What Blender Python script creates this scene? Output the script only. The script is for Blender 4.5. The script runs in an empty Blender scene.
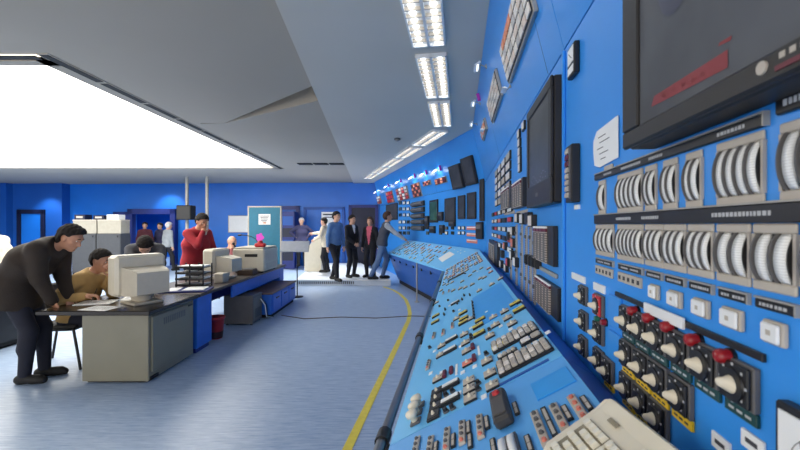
import bpy, math, random
import numpy as np
from mathutils import Matrix, Vector
random.seed(7)
SC = bpy.context.scene
COL = SC.collection
PI = math.pi

# ------------------------------------------------------------------ camera, world, light, exposure
FPX, EYE = 390.0, 1.57
cam_d = bpy.data.cameras.new('camera'); cam = bpy.data.objects.new('camera', cam_d); COL.objects.link(cam)
cam.location = (0, 0, EYE); cam.rotation_euler = (PI/2, 0, 0)
cam_d.sensor_width = 36.0; cam_d.lens = 36.0*FPX/800.0; cam_d.clip_start = 0.02; cam_d.clip_end = 100
cam_d.dof.use_dof = True; cam_d.dof.focus_distance = 4.0; cam_d.dof.aperture_fstop = 6.0
SC.camera = cam
SC.view_settings.view_transform = 'Standard'; SC.view_settings.look = 'None'
SC.view_settings.gamma = 1.0; SC.view_settings.use_curve_mapping = False
SC.view_settings.exposure = 1.02
SC.cycles.max_bounces = 8; SC.cycles.diffuse_bounces = 4; SC.cycles.glossy_bounces = 3
SC.cycles.caustics_reflective = False; SC.cycles.caustics_refractive = False
SC.cycles.use_denoising = True
W = bpy.data.worlds.new('world'); SC.world = W; W.use_nodes = True
W.node_tree.nodes['Background'].inputs[0].default_value = (1.0, 0.95, 0.88, 1)
W.node_tree.nodes['Background'].inputs[1].default_value = 1.5
LUM_CEILING, LUM_TROFFER = 3.2, 3.2

def spot(name, loc, target, power, angle, color=(1, 1, 1), size=0.05, blend=0.7):
    l = bpy.data.lights.new(name, 'SPOT'); o = bpy.data.objects.new(name, l); COL.objects.link(o)
    l.energy = power; l.spot_size = math.radians(angle); l.spot_blend = blend; l.color = color; l.shadow_soft_size = size
    o.location = loc
    o.rotation_euler = (Vector(target)-Vector(loc)).to_track_quat('-Z', 'Y').to_euler()
    return o
spot('wall_washer_lamp', (-13.6, 14.3, 3.12), (-13.7, 15.1, 1.6), 90, 75, (0.8, 0.92, 1))
spot('wall_washer_lamp', (-9.0, 14.4, 3.12), (-9.0, 15.2, 1.9), 60, 80, (0.8, 0.92, 1))
spot('platform_lamp', (-2.6, 12.6, 3.1), (-2.6, 12.2, 0), 330, 95, (0.95, 0.97, 1))
spot('corridor_lamp', (-9.5, 17.6, 2.9), (-9.5, 17.6, 0), 260, 140, (0.8, 0.92, 1))

# ------------------------------------------------------------------ materials
def lin(c):
    return tuple((v/255/12.92 if v/255 <= 0.04045 else ((v/255+0.055)/1.055)**2.4) for v in c)
MATS = {}
def mat(name, rgb, rough=0.5, metal=0.0, var=0.06, scale=12.0, bump=0.0, bscale=60.0, spec=0.5, emit=0.0, coat=0.0, stretch=None):
    if name in MATS: return MATS[name]
    m = bpy.data.materials.new(name); m.use_nodes = True; nt = m.node_tree; b = nt.nodes['Principled BSDF']
    c = lin(rgb)
    b.inputs['Roughness'].default_value = rough; b.inputs['Metallic'].default_value = metal
    b.inputs['Specular IOR Level'].default_value = spec; b.inputs['Coat Weight'].default_value = coat
    tc = nt.nodes.new('ShaderNodeTexCoord'); mp = nt.nodes.new('ShaderNodeMapping')
    nt.links.new(tc.outputs['Object'], mp.inputs[0])
    if stretch: mp.inputs['Scale'].default_value = stretch
    n = nt.nodes.new('ShaderNodeTexNoise'); n.inputs['Scale'].default_value = scale; n.inputs['Detail'].default_value = 3
    nt.links.new(mp.outputs[0], n.inputs['Vector'])
    r = nt.nodes.new('ShaderNodeValToRGB')
    r.color_ramp.elements[0].position = 0.3; r.color_ramp.elements[1].position = 0.7
    r.color_ramp.elements[0].color = (*[max(0, v*(1-var)) for v in c], 1)
    r.color_ramp.elements[1].color = (*[min(1, v*(1+var)) for v in c], 1)
    nt.links.new(n.outputs['Fac'], r.inputs[0]); nt.links.new(r.outputs[0], b.inputs['Base Color'])
    if bump:
        n2 = nt.nodes.new('ShaderNodeTexNoise'); n2.inputs['Scale'].default_value = bscale
        nt.links.new(mp.outputs[0], n2.inputs['Vector'])
        bp = nt.nodes.new('ShaderNodeBump'); bp.inputs['Strength'].default_value = bump; bp.inputs['Distance'].default_value = 0.01
        nt.links.new(n2.outputs['Fac'], bp.inputs['Height']); nt.links.new(bp.outputs[0], b.inputs['Normal'])
    if emit:
        b.inputs['Emission Strength'].default_value = emit; b.inputs['Emission Color'].default_value = (*c, 1)
    MATS[name] = m; return m
BLUE = mat('board_blue', (52, 150, 238), 0.38, var=0.04, scale=2, bump=0.02, bscale=180)
BLUE_UP = mat('board_blue_upper', (54, 150, 236), 0.30, var=0.04, scale=2, bump=0.015, bscale=150)
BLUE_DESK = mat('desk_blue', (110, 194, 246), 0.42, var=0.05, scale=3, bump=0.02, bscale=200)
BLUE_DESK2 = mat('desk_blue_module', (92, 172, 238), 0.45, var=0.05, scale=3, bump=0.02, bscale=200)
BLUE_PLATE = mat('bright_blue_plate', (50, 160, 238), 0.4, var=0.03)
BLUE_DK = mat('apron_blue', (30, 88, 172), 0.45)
BLUE_WALL = mat('wall_blue', (22, 110, 206), 0.42, var=0.06, scale=1.2, bump=0.03, bscale=40)
BLUE_WALL_D = mat('wall_blue_deep', (20, 84, 168), 0.5, var=0.06, scale=1.2)
NAVY = mat('frame_navy', (22, 40, 116), 0.45)
NAVY_DK = mat('door_navy', (10, 16, 48), 0.5)
SEAM = mat('seam_dark_blue', (28, 70, 130), 0.6)
BLUE_CAB = mat('cabinet_blue', (36, 104, 204), 0.4)
CREAM = mat('cream_plastic', (232, 222, 198), 0.4, var=0.03)
KEYC = mat('key_cream', (238, 232, 214), 0.45, var=0.02)
KEYG = mat('key_groove', (150, 140, 116), 0.6)
BLACK = mat('black_plastic', (22, 22, 25), 0.4)
BLACK_M = mat('black_matt', (14, 14, 16), 0.7)
MONB = mat('monitor_bezel', (32, 29, 29), 0.45, var=0.08, bump=0.05, bscale=300)
GREY = mat('grey_metal', (168, 164, 156), 0.42, metal=0.25, var=0.05)
GREYD = mat('grey_dark', (96, 94, 94), 0.5)
GREYB = mat('grey_beige', (188, 178, 164), 0.5)
CHROME = mat('rail_steel', (128, 132, 140), 0.28, metal=0.9)
WHITE = mat('white_enamel', (238, 238, 236), 0.4, var=0.02)
PAPER = mat('paper', (240, 240, 238), 0.7, var=0.02)
RED = mat('lamp_red', (150, 24, 34), 0.3)
MAROON = mat('maroon', (104, 24, 44), 0.4)
REDB = mat('red_enamel', (200, 44, 48), 0.45)
ORANGE = mat('orange_tile', (240, 150, 110), 0.45)
YELLOW = mat('yellow_plate', (236, 196, 40), 0.45)
YEL2 = mat('yellow_legend', (224, 206, 96), 0.5)
GREEN = mat('dark_green_plate', (20, 66, 66), 0.45)
INK = mat('ink', (60, 60, 66), 0.7)
PALE = mat('pale_lettering', (190, 190, 190), 0.6)
SALMON = mat('salmon', (222, 128, 108), 0.5)
TEAL = mat('teal_panel', (34, 112, 138), 0.5)
MAGENTA = mat('magenta', (196, 60, 176), 0.5)
TILEW = mat('tile_white', (236, 226, 214), 0.35, var=0.08, scale=30)

def striped(name, base, line, scale, rough=0.4, axis=2, duty=0.5):
    m = bpy.data.materials.new(name); m.use_nodes = True; nt = m.node_tree; b = nt.nodes['Principled BSDF']
    b.inputs['Roughness'].default_value = rough
    tc = nt.nodes.new('ShaderNodeTexCoord'); sp = nt.nodes.new('ShaderNodeSeparateXYZ'); nt.links.new(tc.outputs['Object'], sp.inputs[0])
    mu = nt.nodes.new('ShaderNodeMath'); mu.operation = 'MULTIPLY'; mu.inputs[1].default_value = scale
    nt.links.new(sp.outputs[axis], mu.inputs[0])
    fr = nt.nodes.new('ShaderNodeMath'); fr.operation = 'FRACT'; nt.links.new(mu.outputs[0], fr.inputs[0])
    gt = nt.nodes.new('ShaderNodeMath'); gt.operation = 'GREATER_THAN'; gt.inputs[1].default_value = duty; nt.links.new(fr.outputs[0], gt.inputs[0])
    mx = nt.nodes.new('ShaderNodeMix'); mx.data_type = 'RGBA'
    nt.links.new(gt.outputs[0], mx.inputs[0]); mx.inputs[6].default_value = (*lin(base), 1); mx.inputs[7].default_value = (*lin(line), 1)
    nt.links.new(mx.outputs[2], b.inputs['Base Color']); return m
SCALE = striped('scale_drum', (246, 246, 242), (200, 200, 198), 260, 0.35, 2, 0.8)
LOUVER = striped('recorder_strip', (186, 176, 166), (92, 82, 80), 90, 0.5, 2, 0.62)
VENT = striped('vent_slots', (150, 146, 134), (96, 92, 84), 70, 0.5, 1, 0.6)
def emis(name, rgb, s):
    m = bpy.data.materials.new(name); m.use_nodes = True; nt = m.node_tree; nt.nodes.remove(nt.nodes['Principled BSDF'])
    e = nt.nodes.new('ShaderNodeEmission'); e.inputs[0].default_value = (*rgb, 1); e.inputs[1].default_value = s
    nt.links.new(e.outputs[0], nt.nodes['Material Output'].inputs[0]); return m
LUM = emis('luminous_diffuser', (1.0, 0.965, 0.88), LUM_CEILING)
TUBE = emis('fluorescent_tube', (0.95, 0.98, 1.0), LUM_TROFFER)
BULB = emis('small_lamp', (0.85, 0.95, 1.0), 1.1)
def screen_mat(name, rgb, rough=0.12, spots=0.0):
    m = mat(name, rgb, rough, var=0.25, scale=5, spec=0.12); return m
SCR = screen_mat('screen_dark', (70, 71, 74), .3); SCR2 = screen_mat('screen_grey', (88, 90, 94), 0.35)
SCRG = screen_mat('screen_green', (56, 92, 80))

def floor_mat():
    m = bpy.data.materials.new('linoleum'); m.use_nodes = True; nt = m.node_tree; b = nt.nodes['Principled BSDF']
    tc = nt.nodes.new('ShaderNodeTexCoord')
    mp = nt.nodes.new('ShaderNodeMapping'); mp.inputs['Scale'].default_value = (1.6, 14, 1); nt.links.new(tc.outputs['Object'], mp.inputs[0])
    n = nt.nodes.new('ShaderNodeTexNoise'); n.inputs['Scale'].default_value = 3.2; n.inputs['Detail'].default_value = 6; n.inputs['Roughness'].default_value = 0.7
    nt.links.new(mp.outputs[0], n.inputs['Vector'])
    r = nt.nodes.new('ShaderNodeValToRGB'); r.color_ramp.elements[0].position = 0.34; r.color_ramp.elements[1].position = 0.68
    r.color_ramp.elements[0].color = (*lin((132, 156, 192)), 1); r.color_ramp.elements[1].color = (*lin((178, 196, 218)), 1)
    nt.links.new(n.outputs['Fac'], r.inputs[0])
    n2 = nt.nodes.new('ShaderNodeTexNoise'); n2.inputs['Scale'].default_value = 0.9; n2.inputs['Detail'].default_value = 2
    nt.links.new(tc.outputs['Object'], n2.inputs['Vector'])
    mx = nt.nodes.new('ShaderNodeMix'); mx.data_type = 'RGBA'; mx.blend_type = 'MULTIPLY'; mx.inputs[0].default_value = 0.25
    nt.links.new(r.outputs[0], mx.inputs[6]); nt.links.new(n2.outputs['Color'], mx.inputs[7])
    nt.links.new(r.outputs[0], b.inputs['Base Color'])
    b.inputs['Roughness'].default_value = 0.34; b.inputs['Specular IOR Level'].default_value = 0.4
    bp = nt.nodes.new('ShaderNodeBump'); bp.inputs['Strength'].default_value = 0.08; nt.links.new(n.outputs['Fac'], bp.inputs['Height']); nt.links.new(bp.outputs[0], b.inputs['Normal'])
    return m
FLOOR = floor_mat()
CEIL_W = mat('ceiling_warm_grey', (176, 166, 152), 0.7, var=0.02, scale=1)
CEIL_B = mat('ceiling_cool_grey', (206, 200, 190), 0.6, var=0.02, scale=1)
PLATF = mat('platform_floor', (214, 220, 226), 0.35, var=0.03)

# ------------------------------------------------------------------ mesh helpers
class MB:
    """collects shapes, builds ONE mesh"""
    def __init__(s): s.v = []; s.f = []; s.m = []; s.sm = []
    def add(s, vs, fs, m=0, smooth=False, M=None):
        o = len(s.v)
        if M is not None: vs = [tuple(M @ Vector(p)) for p in vs]
        s.v += [tuple(p) for p in vs]
        for f in fs: s.f.append([i+o for i in f]); s.m.append(m); s.sm.append(smooth)
        return s
    def box(s, x0, x1, y0, y1, z0, z1, m=0, bev=0.0, M=None):
        if x1 < x0: x0, x1 = x1, x0
        if y1 < y0: y0, y1 = y1, y0
        if z1 < z0: z0, z1 = z1, z0
        b = min(bev, 0.45*min(x1-x0, y1-y0, z1-z0))
        if b <= 0:
            vs = [(x, y, z) for x in (x0, x1) for y in (y0, y1) for z in (z0, z1)]
            return s.add(vs, [(0,1,3,2),(4,6,7,5),(0,4,5,1),(2,3,7,6),(0,2,6,4),(1,5,7,3)], m, False, M)
        vs = []; X = (x0, x1); Y = (y0, y1); Z = (z0, z1)
        I = lambda a, c, d, k: (a*4+c*2+d)*3+k
        for a in (0, 1):
            for c in (0, 1):
                for d in (0, 1):
                    sx, sy, sz = (1-2*a), (1-2*c), (1-2*d)
                    vs += [(X[a], Y[c]+sy*b, Z[d]+sz*b), (X[a]+sx*b, Y[c], Z[d]+sz*b), (X[a]+sx*b, Y[c]+sy*b, Z[d])]
        fs = []
        for a in (0, 1):
            q = [I(a,0,0,0), I(a,0,1,0), I(a,1,1,0), I(a,1,0,0)]; fs.append(q if a == 0 else q[::-1])
            q = [I(0,a,0,1), I(1,a,0,1), I(1,a,1,1), I(0,a,1,1)]; fs.append(q if a == 0 else q[::-1])
            q = [I(0,0,a,2), I(0,1,a,2), I(1,1,a,2), I(1,0,a,2)]; fs.append(q if a == 0 else q[::-1])
        for a in (0, 1):
            for c in (0, 1):
                q = [I(a,c,0,0), I(a,c,0,1), I(a,c,1,1), I(a,c,1,0)]; fs.append(q if (a ^ c) else q[::-1])
                q = [I(a,0,c,0), I(a,0,c,2), I(a,1,c,2), I(a,1,c,0)]; fs.append(q if not (a ^ c) else q[::-1])
                q = [I(0,a,c,1), I(0,a,c,2), I(1,a,c,2), I(1,a,c,1)]; fs.append(q if (a ^ c) else q[::-1])
        for a in (0, 1):
            for c in (0, 1):
                for d in (0, 1):
                    q = [I(a,c,d,0), I(a,c,d,1), I(a,c,d,2)]; fs.append(q if not (a ^ c ^ d) else q[::-1])
        return s.add(vs, fs, m, False, M)
    def ring_loft(s, rings, m=0, smooth=True, caps=True, closed=True):
        n = len(rings[0]); vs = [p for r in rings for p in r]; fs = []
        for i in range(len(rings)-1):
            for j in range(n if closed else n-1):
                k = (j+1) % n; fs.append((i*n+j, i*n+k, (i+1)*n+k, (i+1)*n+j))
        s.add(vs, fs, m, smooth)
        if caps:
            s.add(rings[0], [tuple(range(n))[::-1]], m); s.add(rings[-1], [tuple(range(n))], m)
        return s
    def cyl(s, p0, p1, r0, r1=None, n=12, m=0, caps=True, smooth=True):
        r1 = r0 if r1 is None else r1
        p0, p1 = Vector(p0), Vector(p1); d = (p1-p0).normalized()
        a = d.orthogonal().normalized(); b = d.cross(a)
        rings = [[tuple(p+(a*math.cos(2*PI*i/n)+b*math.sin(2*PI*i/n))*r) for i in range(n)] for p, r in ((p0, r0), (p1, r1))]
        return s.ring_loft(rings, m, smooth, caps)
    def tube(s, pts, r, n=8, m=0):
        P = [Vector(p) for p in pts]; rings = []; a = None
        for i, p in enumerate(P):
            d = (P[min(i+1, len(P)-1)]-P[max(i-1, 0)]).normalized()
            a = d.orthogonal().normalized() if a is None else (a-d*a.dot(d)).normalized()
            b = d.cross(a)
            rings.append([tuple(p+(a*math.cos(2*PI*j/n)+b*math.sin(2*PI*j/n))*r) for j in range(n)])
        return s.ring_loft(rings, m, True, True)
    def lathe(s, prof, n=16, m=0, M=None, smooth=True):
        rings = [[(r*math.cos(2*PI*j/n), r*math.sin(2*PI*j/n), h) for j in range(n)] for r, h in prof]
        if M is not None: rings = [[tuple(M @ Vector(p)) for p in r] for r in rings]
        return s.ring_loft(rings, m, smooth, True)
    def prism(s, poly, x0, x1, m=0, M=None, smooth=False):
        """poly in (y,z), extruded along x"""
        n = len(poly); vs = [(x0, y, z) for y, z in poly]+[(x1, y, z) for y, z in poly]
        fs = [tuple(range(n))[::-1], tuple(range(n, 2*n))]+[(i, (i+1) % n, n+(i+1) % n, n+i) for i in range(n)]
        return s.add(vs, fs, m, smooth, M)
    def slab(s, poly, z0, z1, m=0):
        """poly in (x,y), from z0 to z1"""
        n = len(poly); vs = [(x, y, z0) for x, y in poly]+[(x, y, z1) for x, y in poly]
        return s.add(vs, [tuple(range(n))[::-1], tuple(range(n, 2*n))]+[(i, (i+1) % n, n+(i+1) % n, n+i) for i in range(n)], m)
    def sphere(s, c, r, n=12, k=8, m=0, sc=(1, 1, 1)):
        rings = []
        for i in range(1, k):
            t = PI*i/k; rings.append([(c[0]+sc[0]*r*math.sin(t)*math.cos(2*PI*j/n), c[1]+sc[1]*r*math.sin(t)*math.sin(2*PI*j/n), c[2]-sc[2]*r*math.cos(t)) for j in range(n)])
        return s.ring_loft(rings, m, True, True)
    def mesh(s, name, mats):
        me = bpy.data.meshes.new(name); me.from_pydata(s.v, [], s.f)
        for mt in mats: me.materials.append(mt)
        me.polygons.foreach_set('material_index', s.m); me.polygons.foreach_set('use_smooth', s.sm)
        me.update()
        import bmesh
        bm = bmesh.new(); bm.from_mesh(me); bmesh.ops.recalc_face_normals(bm, faces=bm.faces); bm.to_mesh(me); bm.free()
        return me
def lst(m): return list(m) if isinstance(m, (list, tuple)) else [m]
def tag(o, label=None, cat=None, group=None, kind=None):
    if label: o['label'] = label
    if cat: o['category'] = cat
    if group: o['group'] = group
    if kind: o['kind'] = kind
    return o
def link(name, data, parent=None, M=None, label=None):
    """M is the WORLD matrix of the object"""
    o = bpy.data.objects.new(name, data); COL.objects.link(o)
    M = M if M is not None else Matrix.Identity(4)
    WM[o.name] = M.copy()
    if parent is not None:
        o.parent = parent; o.matrix_local = WM[parent.name].inverted() @ M
    else: o.matrix_local = M
    if label: o['label'] = label
    return o
WM = {}
def thing(name, label, cat, group=None, M=None): return tag(link(name, None, None, M), label, cat, group)
def part(name, mb, mats, parent, M=None, label=None):
    """M: matrix relative to the parent's world matrix (identity: same axes)"""
    me = mb if isinstance(mb, bpy.types.Mesh) else mb.mesh(name, lst(mats))
    return link(name, me, parent, WM[parent.name] @ (M if M is not None else Matrix.Identity(4)), label)
def single(name, mb, mats, label, cat, group=None, M=None):
    me = mb if isinstance(mb, bpy.types.Mesh) else mb.mesh(name, lst(mats))
    return tag(link(name, me, None, M), label, cat, group)
def struct(name, mb, mats, M=None):
    return tag(link(name, mb.mesh(name, lst(mats)), None, M), kind='structure')
def T(x, y, z, rz=0): return Matrix.Translation((x, y, z)) @ Matrix.Rotation(math.radians(rz), 4, 'Z')
ORD = ['first', 'second', 'third', 'fourth', 'fifth', 'sixth', 'seventh', 'eighth', 'ninth', 'tenth', 'eleventh', 'twelfth', 'thirteenth', 'fourteenth', 'fifteenth', 'sixteenth', 'seventeenth', 'eighteenth', 'nineteenth', 'twentieth']

# frames: x along the board (away from the camera), y out of the surface, z up the surface
class Frame:
    def __init__(s, o, x, z):
        s.o = np.array(o, float); s.x = np.array(x, float); s.x /= np.linalg.norm(s.x)
        s.z = np.array(z, float); s.z /= np.linalg.norm(s.z); s.y = np.cross(s.z, s.x)
    def at(s, px, py, d=0.0):
        """where the sight line through a point of the photograph meets this surface: (along, up)"""
        r = np.array([(px-400)/FPX, 1, -(py-225)/FPX]); e = np.array([0, 0, EYE])
        t = ((s.o+s.y*d-e) @ s.y)/(r @ s.y); p = e+r*t-s.o
        return float(p @ s.x), float(p @ s.z)
    def M(s, a, b, d=0.0, rot=0.0):
        p = s.o+s.x*a+s.z*b+s.y*d
        m = Matrix(((s.x[0], s.y[0], s.z[0], p[0]), (s.x[1], s.y[1], s.z[1], p[1]), (s.x[2], s.y[2], s.z[2], p[2]), (0, 0, 0, 1)))
        return m @ Matrix.Rotation(math.radians(rot), 4, 'Y') if rot else m
ZZ = np.array([0, 0, 1.0])
u1 = np.array([.153, 1, 0]); u1 /= np.linalg.norm(u1); n1 = np.cross(ZZ, u1)
O1 = np.array([.43, 0, 0]); CRN = np.array([.43+.153*6.47, 6.47, 0])
u2 = np.array([-.266, 1, 0]); u2 /= np.linalg.norm(u2); n2 = np.cross(ZZ, u2)
CEILZ, CREASE = 3.17, 2.29
L1 = Frame(O1, u1, ZZ); U1 = Frame(O1+ZZ*CREASE, u1, n1*.213+ZZ*.88); K1 = Frame(O1+n1*.657+ZZ*.83, u1, -n1+ZZ*.6)
L2 = Frame(CRN, u2, ZZ); U2 = Frame(CRN+ZZ*CREASE, u2, n2*.213+ZZ*.88); K2 = Frame(CRN+n2*.657+ZZ*.83, u2, -n2+ZZ*.6)
SCORN = float(np.dot(CRN-O1, u1)); MIT = float(np.dot(n2, u1)/(1+np.dot(n1, n2)))   # mitre slope along board 1
def extrude(mb, fr, prof, a, b, m=0):
    """prof: closed polygon of (d,z); a, b: along-board ends, or 'mitre'"""
    def ring(e):
        out = []
        for d, z in prof:
            s_ = e if e != 'mitre' else (SCORN+MIT*d if fr is L1 else -MIT*d)
            out.append(tuple(fr.o+fr.x*s_+fr.y*d+ZZ*z))
        return out
    r0, r1 = ring(a), ring(b); n = len(prof)
    mb.add(r0+r1, [tuple(range(n))[::-1], tuple(range(n, 2*n))]+[(i, (i+1) % n, n+(i+1) % n, n+i) for i in range(n)], m)
    return mb

# ------------------------------------------------------------------ the setting
mb = MB(); mb.box(-17, 3, -3, 22, -0.2, 0); struct('floor', mb, FLOOR)
XE = lambda y: -.89-.0737*(y-2.77)          # edge of the dropped ceiling over the boards
mb = MB(); mb.slab([(XE(-3), -3), (.43-.46, -3), (.43+.153*6.47, 6.47), (CRN[0]-.266*8.5, 14.7), (-.9, 15.8), (XE(15.8), 15.8)], CEILZ, CEILZ+.3)
struct('ceiling', mb, CEIL_B)
mb = MB()
mb.slab([(-17, -3), (XE(-3), -3), (XE(-3)-.02, -2.9), (-3.2, -2.9), (-3.2, 3.72), (-17, 3.72)], 3.2, 3.4)      # over the near end
mb.slab([(-3.34, 3.72), (-3.2, 3.72), (-3.2, 6.3), (-3.34, 6.3)], 3.2, 3.4)
mb.slab([(-3.34, 6.3), (-2.8, 6.24), (XE(5.1), 5.1), (XE(11.3), 11.3), (-3.34, 11.3)], 3.2, 3.5)
mb.slab([(-17, 11.3), (XE(11.3), 11.3), (XE(16), 16), (-17, 16)], 3.2, 3.5)
mb.slab([(-17, 3.72), (-14.9, 3.72), (-14.9, 11.3), (-17, 11.3)], 3.2, 3.5)
struct('ceiling.001', mb, CEIL_W)
mb = MB()                                    # the warped plate that rises towards the dropped edge
yy = [-2.9, -1.5, 0, 1.5, 3, 4, 4.6, 5.1, 5.65, 6.24]; n = len(yy)-1
top = []
for y in yy:
    xr = XE(y) if y <= 4.6 else XE(4.6)+(y-4.6)/(6.24-4.6)*(-2.8-XE(4.6)); xr = max(xr, -3.15)
    k = min(1.0, max(0.0, (xr+3.2)/(2.2)))
    top.append([(-3.2, y, 3.2), (xr, y, 3.2+.015*k)])
for i in range(n):
    a, b = top[i], top[i+1]
    mb.add([a[0], a[1], b[1], b[0]], [(0, 3, 2, 1)])
    mb.add([(p[0], p[1], p[2]+.06) for p in (a[0], a[1], b[1], b[0])], [(0, 1, 2, 3)])
struct('ceiling.002', mb, CEIL_W)
mb = MB(); mb.box(-17, 3, -3.0, 22, 3.5, 3.6); struct('ceiling.003', mb, CEIL_W)

# luminous ceiling: frame, diffusers
lc = thing('luminous_ceiling', 'large glowing white luminous ceiling panel let into the grey ceiling', 'ceiling light', M=T(-9, 7.5, 3.2))
R = lambda x: x+9; RY = lambda y: y-7.5
fr = MB()
fr.box(R(-14.9), R(-3.44), RY(3.85), RY(3.97), -.01, .03); fr.box(R(-14.9), R(-3.44), RY(11.1), RY(11.3), -.01, .03)
fr.box(R(-3.59), R(-3.44), RY(3.85), RY(11.3), -.01, .03); fr.box(R(-14.9), R(-14.75), RY(3.85), RY(11.3), -.01, .03)
part('trim', fr, CEIL_W, lc)
xs = [-14.75, -11.0, -7.3, -3.6]; ys = [3.98, 6.3, 8.7, 11.1]
for i in range(3):
    for j in range(3):
        d = MB(); d.box(R(xs[i])+.018, R(xs[i+1])-.018, RY(ys[j])+.018, RY(ys[j+1])-.018, .02, .04); part('diffuser', d, LUM, lc)
sv = thing('slot_vent', 'long dark slotted air vent beside the edge of the luminous ceiling', 'vent', M=T(-3.4, 7, 3.2))
fl = MB(); fl.box(-.06, .06, -3.3, 4.3, -.008, .0); part('vent_frame', fl, CEIL_W, sv)
for k in range(10):
    d = MB(); y0 = -3.28+k*.757; d.box(-.042, .042, y0, y0+.70, -.012, -.005); part('slot', d, BLACK_M, sv)
sv = thing('slot_vent', 'dark slotted air vent along the end of the luminous ceiling by the camera', 'vent', M=T(-5.4, 3.78, 3.2))
for k in range(5):
    d = MB(); d.box(1.9-k*1.2-1.12, 1.9-k*1.2, -.04, .04, -.012, -.004); part('slot', d, BLACK_M, sv)
sv = thing('slot_vent', 'short dark slotted ceiling vent beyond the far corner of the luminous ceiling', 'vent', M=T(-2.1, 10.35, 3.2))
for k in range(3):
    d = MB(); d.box(-.6+k*.42, -.6+k*.42+.37, -.13, .13, -.02, -.004); part('slot', d, BLACK_M, sv)
det = thing('smoke_detector', 'small round smoke detector on the ceiling over the far boards', 'smoke detector', M=T(-.05, 7.2, CEILZ))
d = MB(); d.lathe([(.05, 0), (.06, -.01), (.055, -.03)], 16); part('base', d, GREYD, det)
d = MB(); d.lathe([(.04, -.03), (.035, -.05), (.015, -.055)], 16); part('sensor_head', d, GREY, det)

# walls
BW = Frame((-.8, 14.85, 0), (-14.7, .85, 0), ZZ)
sA, zA = BW.at(178, 210); sB, _ = BW.at(133, 210)
mb = MB(); fm = BW.M(0, 0)
for a, b, z0, z1 in ((-2.5, sA, 0, 3.5), (sA, sB, zA, 3.5), (sB, 16.2, 0, 3.5)): mb.box(a, b, -.2, 0, z0, z1)
struct('wall_back', mb, BLUE_WALL, fm)
sp0 = BW.at(70, 200)[0]; sp1 = BW.at(22, 200)[0]
mb = MB(); mb.box(sp0, sp1, 0, .35, 0, 3.3); mb.box(sp1, 16.2, 0, .6, 0, 3.3); struct('wall_back.001', mb, BLUE_WALL_D, fm)
mb = MB(); mb.box(-17, -16.8, -3, 16, 0, 3.6); struct('wall_left', mb, BLUE_WALL_D)
mb = MB(); mb.box(-13.5, -6, 19.2, 19.4, 0, 3.5); mb.box(-13.5, -13.3, 15.9, 19.4, 0, 3.5); mb.box(-6.2, -6, 15.5, 19.4, 0, 3.5); struct('wall_corridor', mb, BLUE_WALL)
mb = MB(); mb.box(2.2, 2.4, -3, 16, 0, 3.6); struct('wall_right', mb, BLUE_WALL_D)
def portal(nm, x0, x1, ytop, w, m, dd=.06, fill=None, fm_=None, base=0):
    a, zt = BW.at(x1, ytop); b, _ = BW.at(x0, ytop)
    mb = MB(); d0 = base
    mb.box(a, a+w, d0, d0+dd, 0, zt, 0); mb.box(b-w, b, d0, d0+dd, 0, zt, 0); mb.box(a, b, d0, d0+dd, zt-w, zt, 0)
    o = struct(nm, mb, m, fm)
    if fill:
        f = MB(); f.box(a+w, b-w, d0, d0+.02, .02, zt-w, 0); f.cyl((a+w+.08, d0+.02, 1.0), (a+w+.08, d0+.07, 1.0), .025, m=0); part('door_leaf', f, fill, o)
    return o
portal('door_1', 27, 54, 210, .16, NAVY_DK, fill=BLUE_WALL, base=.35)
portal('door_2', 131, 178, 209, .2, NAVY, dd=.2)
portal('door_3', 349, 378, 205, .1, NAVY, fill=NAVY_DK)
portal('door_4', 304, 345, 207, .1, BLUE_WALL_D, fill=BLUE_WALL)
portal('door_5', 278, 300, 206, .14, NAVY, fill=BLUE_WALL_D)
portal('door_6', 117, 131, 212, .12, NAVY, dd=.2, fill=None)
for nm, px, m in (('trim_1', 187, GREY), ('trim_2', 207, GREY)):
    x = (px-400)/FPX*13.2; mb = MB(); mb.cyl((x, 13.2, 0), (x, 13.2, 3.2), .055, n=12); struct(nm, mb, m)
a, z1 = BW.at(248, 216); b, z0 = BW.at(229, 232)
o = thing('whiteboard', 'white notice board hung on the blue back wall', 'whiteboard', M=BW.M((a+b)/2, (z0+z1)/2))
d = MB(); d.box(-(b-a)/2, (b-a)/2, 0, .02, -(z1-z0)/2, (z1-z0)/2, 0, .004); part('board', d, WHITE, o)
d = MB(); w_, h_ = (b-a)/2, (z1-z0)/2
for q in ((-w_-.02, w_+.02, h_, h_+.02), (-w_-.02, w_+.02, -h_-.02, -h_), (-w_-.02, -w_, -h_, h_), (w_, w_+.02, -h_, h_)): d.box(q[0], q[1], 0, .03, q[2], q[3])
part('frame', d, GREY, o)
a, z1 = BW.at(335, 212); b, z0 = BW.at(322, 238)
d = MB(); d.box(a, b, .06, .075, z0, z1); d.box(a+.06, b-.06, .0755, .077, z1-.12, z1-.07, 1); d.box(a+.06, b-.1, .0755, .077, z1-.22, z1-.19, 1)
single('poster', d, [PAPER, INK], 'white paper poster on the pale blue door behind the platform', 'poster', M=fm)

# platform
Yp = 10.1
mb = MB(); xr = lambda y: float((CRN+n2*.70)[0]-.266*(y-6.47))
px0 = -2.72
mb.slab([(px0, Yp), (xr(Yp)-.02, Yp), (xr(14.6)-.05, 14.6), (px0-.4, 14.6)], 0, .15)
pf = tag(link('platform', mb.mesh('platform', [PLATF])), 'low pale platform on which the visitors stand', 'platform')
st = MB(); st.box(px0, xr(Yp)-.02, Yp-.04, Yp, .128, .16, 0, .004); part('nosing', st, WHITE, pf)
st = MB()
for k in range(30):
    x = px0+.05+k*.05; st.box(x, x+.028, Yp-.006, Yp+.002, .04, .11)
part('riser_grille', st, GREYD, pf)

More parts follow.
